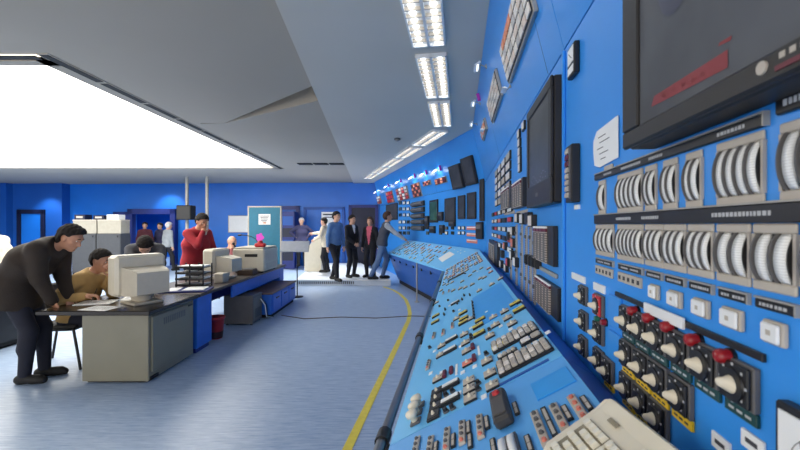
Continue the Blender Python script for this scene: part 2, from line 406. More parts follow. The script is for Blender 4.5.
# floor line and cable
pts = [(-.745, 0.1), (-.366, 2.75), (-.05, 5.0), (.14, 6.4), (.175, 6.9), (.17, 7.5), (.12, 8.2), (.0, 8.85), (-.16, 9.4), (-.42, 9.9)]
mb = MB(); vs = []; w = .034
for i, p in enumerate(pts):
    q0, q1 = Vector(pts[max(i-1, 0)]), Vector(pts[min(i+1, len(pts)-1)]); t = (q1-q0).normalized(); nrm = Vector((-t.y, t.x))
    vs += [(p[0]+nrm.x*w, p[1]+nrm.y*w, .001), (p[0]-nrm.x*w, p[1]-nrm.y*w, .001), (p[0]-nrm.x*w, p[1]-nrm.y*w, .003), (p[0]+nrm.x*w, p[1]+nrm.y*w, .003)]
fs = []
for i in range(len(pts)-1):
    a = 4*i
    for k in range(4): fs.append((a+k, a+(k+1) % 4, a+4+(k+1) % 4, a+4+k))
fs += [(3, 2, 1, 0), (len(vs)-4, len(vs)-3, len(vs)-2, len(vs)-1)]
mb.add(vs, fs)
tag(link('floor_line', mb.mesh('floor_line', [mat('line_yellow', (226, 206, 76), 0.5, var=.08, scale=20)])), 'yellow line painted on the floor along the control desks', 'floor line')
mb = MB(); mb.tube([(-2.05, 6.75, .008), (-1.6, 6.5, .008), (-1.0, 6.62, .008), (-.4, 6.55, .008), (.2, 6.7, .008), (.7, 6.65, .008)], .007, 6)
single('cable', mb, mat('cable_brown', (92, 70, 64), .5), 'thin brown cable lying across the blue floor', 'cable')

# ------------------------------------------------------------------ control boards
SEAMS = 1.222          # joint of the two near desks
def board(label, fr, a, b, base_s):
    t = thing('control_board', label, 'control board', M=fr.M(base_s, 0))
    def ex(prof, nm, m):
        mb = MB(); extrude(mb, fr, prof, a, b); inv = WM[t.name].inverted()
        mb.v = [tuple(inv @ Vector(p)) for p in mb.v]; part(nm, mb, m, t)
    ex([(0, 0), (0, CREASE-.004), (-.3, CREASE-.004), (-.3, 0)], 'lower_panel', BLUE)
    ex([(.001, CREASE+.003), (.215, CEILZ-.002), (-.3, CEILZ-.002), (-.3, CREASE+.003)], 'upper_panel', BLUE_UP)
    ex([(-.02, CREASE-.006), (-.004, CREASE+.006), (-.29, CREASE+.006), (-.29, CREASE-.006)], 'joint', SEAM)
    return t
cb1 = board('blue upright board of meters and rotary switches under the big monitor', L1, -1.0, 1.618, .8)
cb2 = board('blue upright board carrying the thick black monitor and recorders', L1, 1.624, 'mitre', 3.5)
cb3 = board('blue upright board turning away towards the back wall beyond the corner', L2, 'mitre', 8.45, 4)
mb = MB(); mb.box(-.012, .012, 0, .012, 1.1, CREASE-.01, 0, .003); part('edge_strip', mb, BLUE_UP, cb1, WM[cb1.name].inverted() @ L1.M(1.612, 0))
for s_, fr in ((1.905, U1), (4.2, U1), (2.3, U2), (5.0, U2)):
    mb = MB(); mb.box(-.002, .002, 0, .0012, .01, .9)
    t = cb1 if False else (cb2 if fr is U1 else cb3); part('panel_seam', mb, SEAM, t, WM[t.name].inverted() @ fr.M(s_, 0))

# ------------------------------------------------------------------ control desks
TL = math.hypot(1, .6)/1.0
DPROF = [(.657, .83), (.106, .83+.6*.551), (.006, 1.09), (.006, .0), (.33, .0), (.33, .12), (.42, .16), (.60, .66), (.64, .69), (.657, .72)]
def desk(label, fr, a, b, base, topm):
    t = thing('control_desk', label, 'control desk', M=fr.M(base, 0)); inv = WM[t.name].inverted()
    def ex(prof, nm, m):
        mb = MB(); extrude(mb, fr, prof, a, b); mb.v = [tuple(inv @ Vector(p)) for p in mb.v]; return part(nm, mb, m, t)
    # sloped top
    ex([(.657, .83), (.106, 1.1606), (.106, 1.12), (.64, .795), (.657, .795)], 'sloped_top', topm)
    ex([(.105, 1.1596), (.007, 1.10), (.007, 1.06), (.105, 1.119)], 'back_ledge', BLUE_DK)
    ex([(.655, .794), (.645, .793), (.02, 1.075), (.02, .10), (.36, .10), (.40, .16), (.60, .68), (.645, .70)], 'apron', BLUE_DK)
    ex([(.34, .098), (.02, .098), (.02, .0), (.34, .0)], 'plinth', BLACK_M)
    return t
d1 = desk('darker blue sloping control desk with the cream keyboard on it', K1 and L1, -1.0, SEAMS-.002, .4, BLUE_DESK2)
d2 = desk('long light blue sloping control desk crowded with switches and button blocks', L1, SEAMS+.002, 'mitre', 3.5, BLUE_DESK)
d3 = desk('blue sloping control desk past the corner where the man in the vest leans', L2, 'mitre', 4.3, 2, BLUE_DESK)
mb = MB()
for k in range(6):
    s_ = .9+k*.55; mb.box(s_, s_+.03, 0, .03, 0, .06)
part('apron_latch', mb, BLACK, d3, WM[d3.name].inverted() @ (Matrix.Translation(tuple(n2*.625+ZZ*.72*0)) @ L2.M(0, .66)))

# handrail in front of the desks
hr = thing('handrail', 'dark steel handrail running along the front edge of the control desk', 'handrail', M=Matrix.Translation(tuple(O1+u1*3+n1*.70)))
inv = WM[hr.name].inverted()
def hp(s_, d, z): return tuple(inv @ Vector(tuple(O1+u1*s_+n1*d+ZZ*z)))
mb = MB(); mb.tube([hp(-.9, .70, .795), hp(SCORN+MIT*.7-.02, .70, .795)], .019, 10); part('rail', mb, CHROME, hr)
mb = MB(); mb.tube([hp(-.9, .722, .752), hp(SCORN+MIT*.72-.02, .722, .752)], .011, 8); part('lower_rail', mb, CHROME, hr)
for s_ in (1.33, 2.62, 3.9, 5.2):
    mb = MB(); mb.tube([hp(s_, .72, .79), hp(s_, .69, .76), hp(s_, .645, .75)], .016, 8); mb.tube([hp(s_-.035, .70, .795), hp(s_+.035, .70, .795)], .026, 12); part('bracket', mb, BLACK, hr)
mb = MB(); mb.tube([hp(6.2, .72, .0), hp(6.2, .72, .78)], .016, 8); part('post', mb, CHROME, hr)
hr2 = thing('support_post', 'thin steel post under the corner of the control desk', 'post', M=Matrix.Translation(tuple(CRN+u2*1.7+n2*.66)))
mb = MB(); mb.cyl((0, 0, 0), (0, 0, .80), .016, n=10); part('tube', mb, GREY, hr2)
mb = MB(); mb.cyl((0, 0, 0), (0, 0, .012), .05, n=14); part('foot_plate', mb, GREY, hr2)

# ------------------------------------------------------------------ troffers
def troffer(fr, s0, label):
    # fr is L1 or L2; 1.2 m long light hung flush in the ceiling, d from .545 to .84
    t = thing('ceiling_light', label, 'ceiling light', 'louvred lights over the boards', M=fr.M(s0+.6, CEILZ, .6925))
    f = MB(); w, l, h = .147, .60, .035
    f.box(-l, l, -w, -w+.014, -h, 0); f.box(-l, l, w-.014, w, -h, 0); f.box(-l, -l+.014, -w, w, -h, 0); f.box(l-.014, l, -w, w, -h, 0); f.box(-l, l, -.012, .012, -h, 0)
    part('frame', f, WHITE, t)
    for y in (-.08, .08):
        b = MB(); b.box(-l+.02, l-.02, y-.02, y+.02, -.014, -.004); part('tube', b, TUBE, t)
    lv = MB()
    for k in range(11):
        x = -l+.1*(k+1); lv.box(x-.005, x+.005, -w+.014, -.012, -h+.001, -.008); lv.box(x-.005, x+.005, .012, w-.014, -h+.001, -.008)
    part('grating', lv, GREYB, t)
    rf = MB(); rf.box(-l+.01, l-.01, -w+.01, w-.01, -.004, -.001); part('reflector', rf, WHITE, t)
troffer(L1, .9, 'louvred fluorescent ceiling light added out of view to light the near board')  # extra unseen troffer, there for the light it gives the near board
for i, s_ in enumerate((2.165, 3.57, 4.98)): troffer(L1, s_, 'louvred fluorescent ceiling light, %s along the row over the desk' % ORD[i])
for i in range(5): troffer(L2, .28+i*1.42, 'louvred fluorescent ceiling light past the corner, %s after the bend' % ORD[i])

# ------------------------------------------------------------------ devices on the boards
CACHE = {}
def once(key, fn):
    if key not in CACHE: CACHE[key] = fn()
    return CACHE[key]
def disk(mb, y0, y1, r0, r1, n=16, m=0, cx=0, cz=0): return mb.cyl((cx, y0, cz), (cx, y1, cz), r0, r1, n, m)
def grip(mb, k=1.0, m=0):
    rings = []
    for y, rx, rz, dz in ((.016, .0165, .0165, 0), (.022, .016, .016, 0), (.027, .0115, .0135, .001), (.033, .0075, .0105, .002), (.041, .005, .008, .004), (.045, .002, .004, .005)):
        rings.append([(k*rx*math.cos(2*PI*j/14), k*y, k*(rz*math.sin(2*PI*j/14)+dz)) for j in range(14)])
    return mb.ring_loft(rings, m)
def rotary(s_, z, label, kind, group='rotary switches with white grips'):
    o = thing('rotary_switch', label, 'switch', group, L1.M(s_, z))
    pm = REDB if kind == 'red' else BLACK
    part('bezel', once('rb', lambda: MB().box(-.035, .035, 0, .010, -.030, .036, 0, .002).mesh('bezel', [GREYD])), None, o)
    def plate():
        mb = MB().box(-.0315, .0315, .010, .016, -.027, .033, 0, .002); disk(mb, .016, .019, .026, .025, 20, 1)
        for a in range(0, 360, 45):
            c, q = math.cos(math.radians(a)), math.sin(math.radians(a)); mb.box(.028*c-.002, .028*c+.002, .0155, .0166, .028*q-.002+.003, .028*q+.002+.003, 2)
        return mb.mesh('dial_plate', [pm, BLACK, PALE])
    part('dial_plate', once('rp'+kind, plate), None, o, label='red dial plate' if kind == 'red' else None)
    def gr():
        mb = MB(); grip(mb, .86); disk(mb, .0205, .0216, .003, .003, 8, 1, .003, .010); return mb.mesh('grip', [CREAM, BLACK])
    part('grip', once('rg', gr), None, o, Matrix.Rotation(random.uniform(-.25, .25), 4, 'Y'))
    if kind in ('green', 'yellow'):
        col = GREEN if kind == 'green' else YELLOW
        def np_():
            mb = MB().box(-.034, .034, 0, .006, -.050, -.031, 0, .001)
            for k in range(3): mb.box(-.024+k*.018, -.012+k*.018, .006, .0064, -.043, -.039, 1)
            return mb.mesh('nameplate', [col, PALE if kind == 'green' else INK])
        part('nameplate', once('rn'+kind, np_), None, o, label=kind+' nameplate')
    return o
S1 = (.995, .919, .842, .760, .679, .597)
for i, s_ in enumerate(S1): rotary(s_, 1.328, 'rotary switch with green nameplate, %s in the upper row from the slot end' % ORD[i], 'green')
for i, s_ in enumerate((.995, .914, .838, .755)): rotary(s_, 1.240, 'rotary switch with yellow nameplate in the middle row, %s from the blank blue plates' % ORD[i], 'yellow')
for i, s_ in enumerate((.995, .914, .838)): rotary(s_, 1.157, 'rotary switch with yellow nameplate in the lowest row, %s towards the meter' % ORD[i], 'yellow')
for i, (s_, z) in enumerate(((1.352, 1.326), (1.347, 1.240), (1.352, 1.152))): rotary(s_, z, 'rotary switch without nameplate beside the recorders, %s from the top' % ORD[i], 'plain')
rotary(1.2, 1.323, 'rotary switch with a red dial plate under the small white label', 'red')
rotary(1.2, 1.240, 'plain rotary switch directly below the one with red dial plate', 'plain')
rotary(1.2, 1.157, 'plain rotary switch two below the one with red dial plate', 'plain')
rotary(1.125, 1.153, 'rotary switch with yellow nameplate between the plain ones and the blank blue plate', 'yellow')
for i, (px, py) in enumerate(((633, 311), (649, 318), (668, 327), (693, 340), (724, 356))):
    a, z = L1.at(px, py, .012)
    o = thing('signal_lamp', 'dark red signal lamp over the upper switch row, %s from the slot end' % ORD[i], 'lamp', 'red lamps over the switches', L1.M(a, z))
    part('lens', once('lens', lambda: MB().ring_loft([[(r*math.cos(2*PI*j/14), y, r*math.sin(2*PI*j/14)) for j in range(14)] for y, r in ((.004, .011), (.018, .0115), (.024, .009), (.026, .003))]).mesh('lens', [RED])), None, o)
    part('collar', once('coll', lambda: disk(MB(), 0, .006, .013, .013, 14).mesh('collar', [BLACK])), None, o)
def small_lamp(fr, a, z, r, m, label, nm='signal_lamp', cat='lamp', group=None):
    o = thing(nm, label, cat, group, fr.M(a, z)); mb = MB(); disk(mb, .003, .016, r, r*.8, 10); part('lens', mb, m, o); mb = MB(); disk(mb, 0, .004, r*1.25, r*1.25, 10); part('collar', mb, BLACK, o)
a, z = L1.at(598, 345, .01); small_lamp(L1, 1.155, 1.285, .010, RED, 'small dark red lamp between the red plate and plain switch')
small_lamp(L1, 1.21, 1.283, .009, mat('lamp_green', (40, 120, 100), .3), 'small green lamp below the red dial plate switch')

def meter(s1, s0, z0, z1, n, label, group):
    """edgewise meter; s0<s1"""
    w, h = (s1-s0)/2, (z1-z0)/2
    o = thing('edgewise_meter', label, 'meter', group, L1.M((s0+s1)/2, (z0+z1)/2))
    mx, mz = min(.005, w*.2), .014
    b = MB(); b.box(-w, w, 0, .005, h-mz, h, 0, .002); b.box(-w, w, 0, .005, -h, -h+mz, 0, .002); b.box(-w, -w+mx, 0, .005, -h+mz, h-mz); b.box(w-mx, w, 0, .005, -h+mz, h-mz); b.box(-w+mx, w-mx, .001, .003, -h+mz, h-mz, 1)
    part('bezel', b, [GREYB, BLACK_M], o)
    p = 2*(w-mx)/n; hh = h-mz; bul = .011
    def arc(off):
        pts = []
        for k in range(13):
            a = -1.12+2.24*k/12; pts.append((.003+off+bul*(math.cos(a)-math.cos(1.12))/(1-math.cos(1.12)), hh*math.sin(a)/math.sin(1.12)))
        return pts
    for i in range(n):
        x0 = -w+mx+p*i
        d = MB(); poly = arc(0)+[(.003, hh*.98), (.003, -hh*.98)]
        d.prism(poly, x0+p*.10, x0+p*.58, 0, None, True)
        part('scale_drum', d, SCALE, o)
    sp = MB()
    for i in range(1, n+1):
        x0 = -w+mx+p*i; sp.prism(arc(.003)+[(.003, hh), (.003, -hh)], max(-w+.001, x0-p*.30), min(w-.001, x0-p*.22), 0)
    part('divider', sp, GREYD, o)
    dk = MB(); dk.prism(arc(-.004)+[(.002, hh*.96), (.002, -hh*.96)], -w+mx+.001, w-mx-.001, 0); part('drum_gap_backing', dk, BLACK, o)  # black backing that fills the gaps between the drums
    return o
r1 = [(1.209, 1.155, 1), (1.065, .920, 5), (.906, .855, 2), (.826, .773, 2), (.743, .694, 2), (.654, .552, 4), (.525, .40, 4)]
for i, (a, b, n) in enumerate(r1): meter(a, b, 1.601, 1.704, n, 'edgewise drum meter in the upper meter row, %s from the paper sheet side' % ORD[i], 'upper row of drum meters')
r2 = [(1.235, 1.092, 4), (1.065, .915, 6), (.906, .826, 3), (.822, .743, 3), (.737, .662, 3), (.654, .578, 2), (.573, .498, 2), (.492, .41, 2)]
for i, (a, b, n) in enumerate(r2): meter(a, b, 1.478, 1.572, n, 'edgewise drum meter in the lower meter row, %s counting along the row' % ORD[i], 'lower row of drum meters')
def strip(fr, a0, a1, z0, z1, label, name='label_strip', cat='label', base=BLACK, ink=PALE, words=((.2, .4),), dy=.008, edge=GREY, group=None, hh=.32, seg=.006):
    w, h = (a1-a0)/2, (z1-z0)/2
    mb = MB(); mb.box(-w, w, 0, dy, -h, h, 0, min(.002, h*.3))
    rnd = random.Random(int(a0*1000)+int(z0*777))
    for t0, t1 in words:                       # unreadable little marks
        x = w-2*w*t0
        while x > w-2*w*t1:
            l = seg*rnd.uniform(.6, 1.2); mb.box(x-l, x, dy, dy+.0004, -h*hh, h*hh, 1); x -= l+seg*.45
    o = thing(name, label, cat, group, fr.M((a0+a1)/2, (z0+z1)/2))
    part('strip', mb, [base, ink], o)
    if edge is not None:
        e = MB(); e.box(-w, w, 0, dy+.001, h, h+.003); e.box(-w-.003, -w, 0, dy+.001, -h, h+.003); part('rim', e, edge, o)
    return o
strip(L1, .549, 1.237, 1.708, 1.726, 'long black lettered strip above the upper meter row', words=((.12, .2), (.3, .45), (.52, .6), (.86, .95)))
strip(L1, .38, .528, 1.716, 1.742, 'short black lettered strip below the corner of the big monitor', words=((.1, .5),))
strip(L1, .36, 1.240, 1.573, 1.600, 'long black lettered strip between the two meter rows', words=((.2, .3), (.37, .46), (.66, .80)), hh=.25)
for i, (a, b) in enumerate(((1.235, 1.097), (1.06, .92), (.902, .832), (.818, .748), (.733, .666), (.650, .584), (.569, .500))):
    strip(L1, b, a, 1.452, 1.466, 'black lettered tag under the lower meter row, %s along' % ORD[i], 'name_tag', 'label', words=((.15, .45), (.55, .85)), dy=.005, group='black tags under the meters', seg=.005)
for i, (a, b, n) in enumerate(((1.235, 1.10, 5), (1.06, .925, 5))):
    o = thing('legend_tag', ('grey row of engraved legend tags under the %s lower meter' % ORD[i]), 'label', 'legend tags', L1.M((a+b)/2, 1.433))
    w = (a-b)/2
    for k in range(n):
        mb = MB(); x = -w+2*w*k/n; mb.box(x+.001, x+2*w/n-.001, 0, .006, -.013, .012, 0, .001); mb.box(x+.006, x+2*w/n-.008, .006, .0064, -.006, .004, 1); part('tag', mb, [GREYB, INK], o)
for i, (px0, px1, y0, y1) in enumerate(((653, 661, 284, 297), (672, 684, 291, 306), (697, 712, 299, 316), (726, 746, 306, 327), (768, 790, 318, 344))):
    a, _ = L1.at(px0, y0); b, _ = L1.at(px1, y0); z = 1.425; w = (a-b)/2
    o = thing('push_button', 'white square push button under the meters, %s towards the monitor end' % ORD[i], 'button', 'white square buttons under the meters', L1.M((a+b)/2, z))
    mb = MB(); mb.box(-w, w, 0, .008, -.017, .015, 0, .002); part('housing', mb, GREYB, o)
    mb = MB(); mb.box(-w+.003, w-.003, .008, .013, -.014, .012, 0, .002); mb.box(-.004, .004, .013, .0133, -.004, .003, 1); part('cap', mb, [WHITE, GREYB], o)
mb = MB(); mb.box(-.263, .263, 0, .006, -.006, .006, 0, .001); single('card_slot', mb, BLACK, 'long thin black slot holder between buttons and switches', 'slot', M=L1.M(.815, 1.383))
mb = MB(); mb.box(-.078, .078, .006, .012, -.011, .011, 0, .001); single('blank_label', mb, WHITE, 'blank white label in the long black slot holder', 'label', M=L1.M(.818, 1.384))
for px0, px1, y0, y1, lb in ((573, 586, 273, 283, 'small white label over the topmost plain switch'), (595, 606, 283, 293, 'small white label over the red dial plate switch')):
    a, z1 = L1.at(px0, y0); b, z0 = L1.at(px1, y1); w = (a-b)/2
    mb = MB(); mb.box(-w, w, 0, .006, -.012, .012, 0, .001); single('blank_label', mb, WHITE, lb, 'label', M=L1.M((a+b)/2, (z0+z1)/2))
for i, (z0, z1) in enumerate(((1.29, 1.375), (1.20, 1.275))):
    mb = MB(); mb.box(-.04, .04, 0, .008, -(z1-z0)/2, (z1-z0)/2, 0, .002); single('blanking_plate', mb, BLUE_UP, 'blank raised blue plate, %s of two beside the upper switches' % ('upper' if i == 0 else 'lower'), 'plate', M=L1.M(1.08, (z0+z1)/2))
# square meter with yellow plate, pale tags at the lower corner
a, z1 = L1.at(774, 398, .018); b, z0 = L1.at(812, 450)
o = thing('panel_meter', 'square black framed meter over a yellow plate at the board bottom', 'meter', M=L1.M(a-.055, z1-.055))
mb = MB(); mb.box(-.055, .055, 0, .018, -.05, .055, 0, .003); part('case', mb, BLACK, o)
mb = MB(); mb.box(-.046, .046, .018, .020, -.040, .046); part('dial', mb, PAPER, o)
mb = MB(); mb.tube([(.03*math.cos(t), .0205, -.025+.05*math.sin(t)) for t in [PI*.2+PI*.6*k/8 for k in range(9)]], .0004, 5); mb.tube([(0, .021, -.03), (.012, .021, .022)], .0005, 5); part('scale_and_needle', mb, INK, o)
mb = MB(); mb.box(-.055, .055, 0, .008, -.085, -.053, 0, .001); part('nameplate', mb, YELLOW, o, label='yellow nameplate')
for px, py, lb in ((723, 444, 'pale engraved tag below the lowest switches'), (755, 443, 'pale engraved tag below the square meter')):
    a, z = L1.at(px, py); mb = MB(); mb.box(-.022, .022, 0, .005, -.014, .012, 0, .001); mb.box(-.012, .012, .005, .0053, -.004, .003, 1); single('engraved_tag', mb, [PAPER, INK], lb, 'label', M=L1.M(a, z))

# monitors
def monitor(fr, s0, s1, z0, z1, d, label, bez=.05, bot=.09, scr=SCR, marks=None, badge=True, back=.0):
    w, h = (s1-s0)/2, (z1-z0)/2
    o = thing('wall_monitor', label, 'monitor', None, fr.M((s0+s1)/2, (z0+z1)/2))
    mb = MB(); mb.box(-w, w, 0.0, d-.012, -h, h, 0, .006); part('casing', mb, MONB, o)
    f = MB()
    f.box(-w, w, d-.012, d, -h, -h+bot, 0, .004); f.box(-w, w, d-.012, d, h-bez, h, 0, .004); f.box(-w, -w+bez, d-.012, d, -h+bot, h-bez, 0, .003); f.box(w-bez, w, d-.012, d, -h+bot, h-bez, 0, .003)
    part('bezel', f, MONB, o)
    mb = MB(); mb.box(-w+bez-.002, w-bez+.002, d-.012, d-.006, -h+bot-.002, h-bez+.002); part('screen', mb, scr, o)
    if marks:
        mb = MB(); marks(mb, w, h, d-.006); part('lettering_and_reflections', mb, [REDB, mat('screen_blot', (64, 66, 84), .3), mat('screen_line', (130, 132, 136), .3), mat('screen_red', (138, 44, 50), .4), mat('screen_red_pale', (152, 66, 70), .4)], o)
    if badge:
        mb = MB(); mb.box(-.03, .03, d, d+.0015, -h+bot*.42, -h+bot*.58, 0); part('badge', mb, GREYD, o)
    return o
def mk1(mb, w, h, y):
    x = lambda s_: s_-.48; zz = lambda z: z-2.035
    def quad(ps, c):
        q = [L1.at(px, py, .064) for px, py in ps]; mb.add([(x(a), y+.001, zz(b)) for a, b in q], [(0, 1, 2, 3)], c)
    quad(((652, 107), (729, 67), (729, 49), (655, 96)), 3); quad(((719, 46), (732, 40), (733, 35), (721, 42)), 3)
    for k in range(7): t = k/6; px, py = 663+58*t, 98-32*t; quad(((px, py), (px+4, py-2), (px+4, py-6), (px, py-4)), 4)
    vs = [(x(.66)+.055*math.cos(t), y+.0008, zz(2.0)+.07*math.sin(t)) for t in [2*PI*k/16 for k in range(16)]]; mb.add(vs, [tuple(range(16))], 1)
    for k in range(9): mb.box(x(.53-.03*(k % 3)), x(.515-.03*(k % 3)), y+.001, y+.0014, zz(1.9+.05*k), zz(1.903+.05*k), 2)
o = monitor(L1, .10, .862, 1.735, 2.335, .07, 'large black framed wall monitor with a red bar on its grey screen', .072, .036, SCR2, mk1, False)
mb = MB()
vs = [(.014*math.cos(2*PI*k/16), 0, .014*math.sin(2*PI*k/16)) for k in range(16)]; mb.cyl((0, .07, 0), (0, .0725, 0), .008, .008, 16, 0); mb.box(-.10, -.02, .07, .0715, -.012, .012, 1); mb.box(-.10, -.02, .0716, .072, -.012, -.006, 2)
for k in range(5): mb.box(-.034-k*.014, -.026-k*.014, .0716, .072, .0, .007, 0)
a_, z_ = L1.at(763, 68, .07); part('maker_badge', mb, [GREYB, BLACK, MAROON], o, WM[o.name].inverted() @ L1.M(a_, z_), 'round silver badge and black plate')
def mk2(mb, w, h, y):  # pale dashes painted on the dark glass as faint reflections
    for k in range(14):
        t = k/13; xx = .18-.34*t; mb.box(xx-.012, xx, y+.001, y+.0014, -.13+.02*math.sin(9*t), -.126+.02*math.sin(9*t), 2)
        if k % 2: mb.box(xx-.016, xx, y+.001, y+.0014, -.15+.012*math.cos(7*t), -.147+.012*math.cos(7*t), 2)
monitor(L1, 1.615, 2.20, 1.662, 2.19, .055, 'thick black square monitor alone on the middle of the board', .05, .11, SCR, mk2, True)
# paper sheet
a0, z0 = L1.at(597, 167, .004); a1, z1 = L1.at(628, 120, .004)
mb = MB(); sh = [(1.245, 1.757), (1.255, 1.80), (1.255, 1.835), (1.225, 1.86), (1.08, 1.865), (1.06, 1.865), (1.06, 1.752), (1.20, 1.745)]
n = len(sh); mb.add([(x-1.15, .003, z-1.8) for x, z in sh]+[(x-1.15, .0045, z-1.8) for x, z in sh], [tuple(range(n)), tuple(range(n, 2*n))[::-1]]+[(i, (i+1) % n, n+(i+1) % n, n+i) for i in range(n)])
for k, (p, q) in enumerate(((.06, .0), (.05, -.03), (.07, .02), (.05, -.02), (.04, .0))): mb.box(p, q, .0046, .005, .035-k*.017, .0375-k*.017, 1)
single('paper_sheet', mb, [PAPER, INK], 'white paper sheet tucked beside the frame of the big monitor', 'paper', M=L1.M(1.15, 1.8))
mb = MB(); mb.box(-.03, .03, 0, .006, -.007, .007, 0, .002); single('clip', mb, GREYB, 'small grey clip under the white paper sheet', 'clip', M=L1.M(1.13, 1.735))
# narrow module, framed square
a, z1 = L1.at(570, 150, .03); b, z0 = L1.at(583, 199, .0)
o = thing('indicator_module', 'narrow black module with grey and red keys beside the thick monitor', 'module', M=L1.M(1.445, 1.757))
mb = MB(); mb.box(-.04, .04, 0, .03, -.105, .105, 0, .003); part('case', mb, BLACK, o)
for k in range(8):
    mb = MB(); mb.box(-.012, .032, .030, .036, .075-k*.023, .093-k*.023, 0, .001); part('key', mb, MAROON if k in (1, 2) else GREYB, o)
mb = MB(); mb.box(-.03, -.016, .030, .034, -.09, .09); part('side_strip', mb, GREYD, o)
mb = MB(); mb.box(-.025, .025, 0, .008, -.008, .008, 0, .001); single('blank_label', mb, PAPER, 'small white label under the narrow module with grey keys', 'label', M=L1.M(1.43, 1.635))
a, z1 = L1.at(568.5, 52); b, z0 = L1.at(580, 76)
o = thing('framed_gauge', 'small black framed square gauge high on the board near the crease', 'gauge', M=L1.M((a+b)/2-.03, (z0+z1)/2))
mb = MB(); mb.box(-.045, .045, 0, .02, -.06, .055, 0, .004); part('frame', mb, BLACK, o)
mb = MB(); mb.box(-.034, .034, .02, .022, -.012, .045); mb.tube([(-.02, .0225, 0), (.02, .0225, .03)], .001, 5, 1); part('dial', mb, [PAPER, INK], o)
mb = MB(); mb.box(-.034, .034, .02, .022, -.05, -.024); part('label', mb, PAPER, o)

# alarm panels on the sloping upper boards
def alarm(fr, s0, s1, v0, v1, nc, nr, label, colf, d=.03):
    w, h = (s1-s0)/2, (v1-v0)/2
    o = thing('alarm_panel', label, 'alarm panel', None, fr.M((s0+s1)/2, (v0+v1)/2))
    mb = MB(); mb.box(-w, w, 0, d-.006, -h, h, 0, .004); part('case', mb, GREY, o)
    mb = MB(); mb.box(-w+.012, w-.012, d-.006, d-.002, -h+.012, h-.012); part('grid', mb, BLACK, o)
    px, pz = 2*(w-.014)/nc, 2*(h-.014)/nr
    for i in range(nc):
        for j in range(nr):
            c = colf(i, j); x, z = -w+.014+px*(i+.5), -h+.014+pz*(j+.5)
            key = ('tile', round(px, 3), round(pz, 3), c.name)
            me = once(key, lambda: MB().box(-px*.41, px*.41, 0, .008, -pz*.39, pz*.39, 0, .002).mesh('alarm_tile', [c]))
            part('alarm_tile', me, None, o, Matrix.Translation((x, d-.003, z)), 'orange alarm tile' if c is ORANGE else None)
    return o
TW = [TILEW, mat('tile_grey', (196, 190, 184), .35), TILEW, mat('tile_warm', (228, 208, 192), .35)]
alarm(U1, 1.80, 2.74, .275, .53, 9, 4, 'large alarm panel of pale tiles with an orange run along its top', lambda i, j: ORANGE if (j == 3 and 4 <= i <= 7) else TW[(i*3+j*2) % 4])
def px_rect(fr, pts):
    q = [fr.at(*p) for p in pts]; ss = [a for a, b in q]; vv = [b for a, b in q]
    return min(ss), max(ss), min(vv), max(vv)
s0, s1, v0, v1 = px_rect(U1, ((496.7, 70), (504.7, 97.3), (494, 118.7), (488.7, 100)))
alarm(U1, s0, s1, v0+.02, v1-.02, 6, 4, 'alarm panel of pale tiles standing second from the big one', lambda i, j: TW[(i+j*3) % 4])
s0, s1, v0, v1 = px_rect(U1, ((485, 118), (489, 131), (485.7, 140.7), (481.7, 129)))
alarm(U1, s0, s1, v0+.03, v1-.03, 5, 4, 'small alarm panel of orange tiles near the corner of the boards', lambda i, j: ORANGE if (i+j) % 3 else TILEW)
def board_lamp(fr, a, v, label, tabm=None, k=1.0, flip=False):
    o = thing('board_lamp', label, 'lamp', 'lamps over the alarm panels', fr.M(a, v))
    s_ = -1 if flip else 1
    mb = MB(); mb.box(-.02*k, .02*k, 0, .012, -.02*k, .02*k, 0, .003); mb.tube([(0, .01, 0), (0, .05*k, s_*.03*k), (0, .09*k, s_*.03*k)], .006*k, 6); part('arm', mb, GREY, o)
    mb = MB(); mb.prism([(.07*k, s_*.045*k), (.13*k, s_*.02*k), (.12*k, s_*.005*k), (.06*k, s_*.03*k)], -.09*k, .09*k); part('shade', mb, WHITE, o)
    mb = MB(); mb.box(-.08*k, .08*k, .085*k, .1*k, s_*.008*k, s_*.014*k); part('bulb', mb, BULB, o)
    if tabm:
        mb = MB(); mb.box(-.13*k, -.11*k, 0, .04*k, 0, .10*k, 0, .003); part('tab', mb, tabm, o, label='magenta tab')
a, v = U1.at(511, 86); board_lamp(U1, a, v, 'white bracket lamp below the big alarm panel', k=.55, flip=True)
a, v = U1.at(487, 127.5); board_lamp(U1, a, v, 'white bracket lamp below the second alarm panel', k=.7, flip=True)
for i, (s_, v) in enumerate(((2.25, .74), (3.6, .76), (4.7, .76), (5.6, .74))): board_lamp(U1, s_, v, 'white bracket lamp close under the ceiling on the long board, %s along' % ORD[i], MAGENTA if i in (0, 2) else None, .9)
RW = [REDB, SALMON, TILEW, WHITE]; DKO = [mat('tile_dark', (70, 40, 44), .4), ORANGE, MAROON, SALMON]
FA = [(379.5, 200, 4, 8, 2, 3, lambda i, j: RW[(i+j) % 4], 'tiny red and white alarm panel closest to the back wall'),
      (390.5, 197, 7, 12, 3, 3, lambda i, j: REDB if (i+j) % 4 else SALMON, 'red alarm panel second from the back wall'),
      (403, 193.5, 12, 13, 4, 4, lambda i, j: RW[(i*2+j) % 4], 'mixed red and white alarm panel in the middle of the far board'),
      (417, 190, 9, 14, 4, 4, lambda i, j: DKO[(i+j*3) % 4], 'dark and orange alarm panel right of the mixed one'.replace('right of', 'beside')),
      (427.5, 183, 8, 5, 4, 2, lambda i, j: DKO[(i+j) % 4], 'low strip alarm panel under the fifth bracket lamp'),
      (441.5, 180.5, 12, 6.5, 4, 2, lambda i, j: ORANGE if i % 2 else MAROON, 'low orange alarm panel beside the twin monitors')]
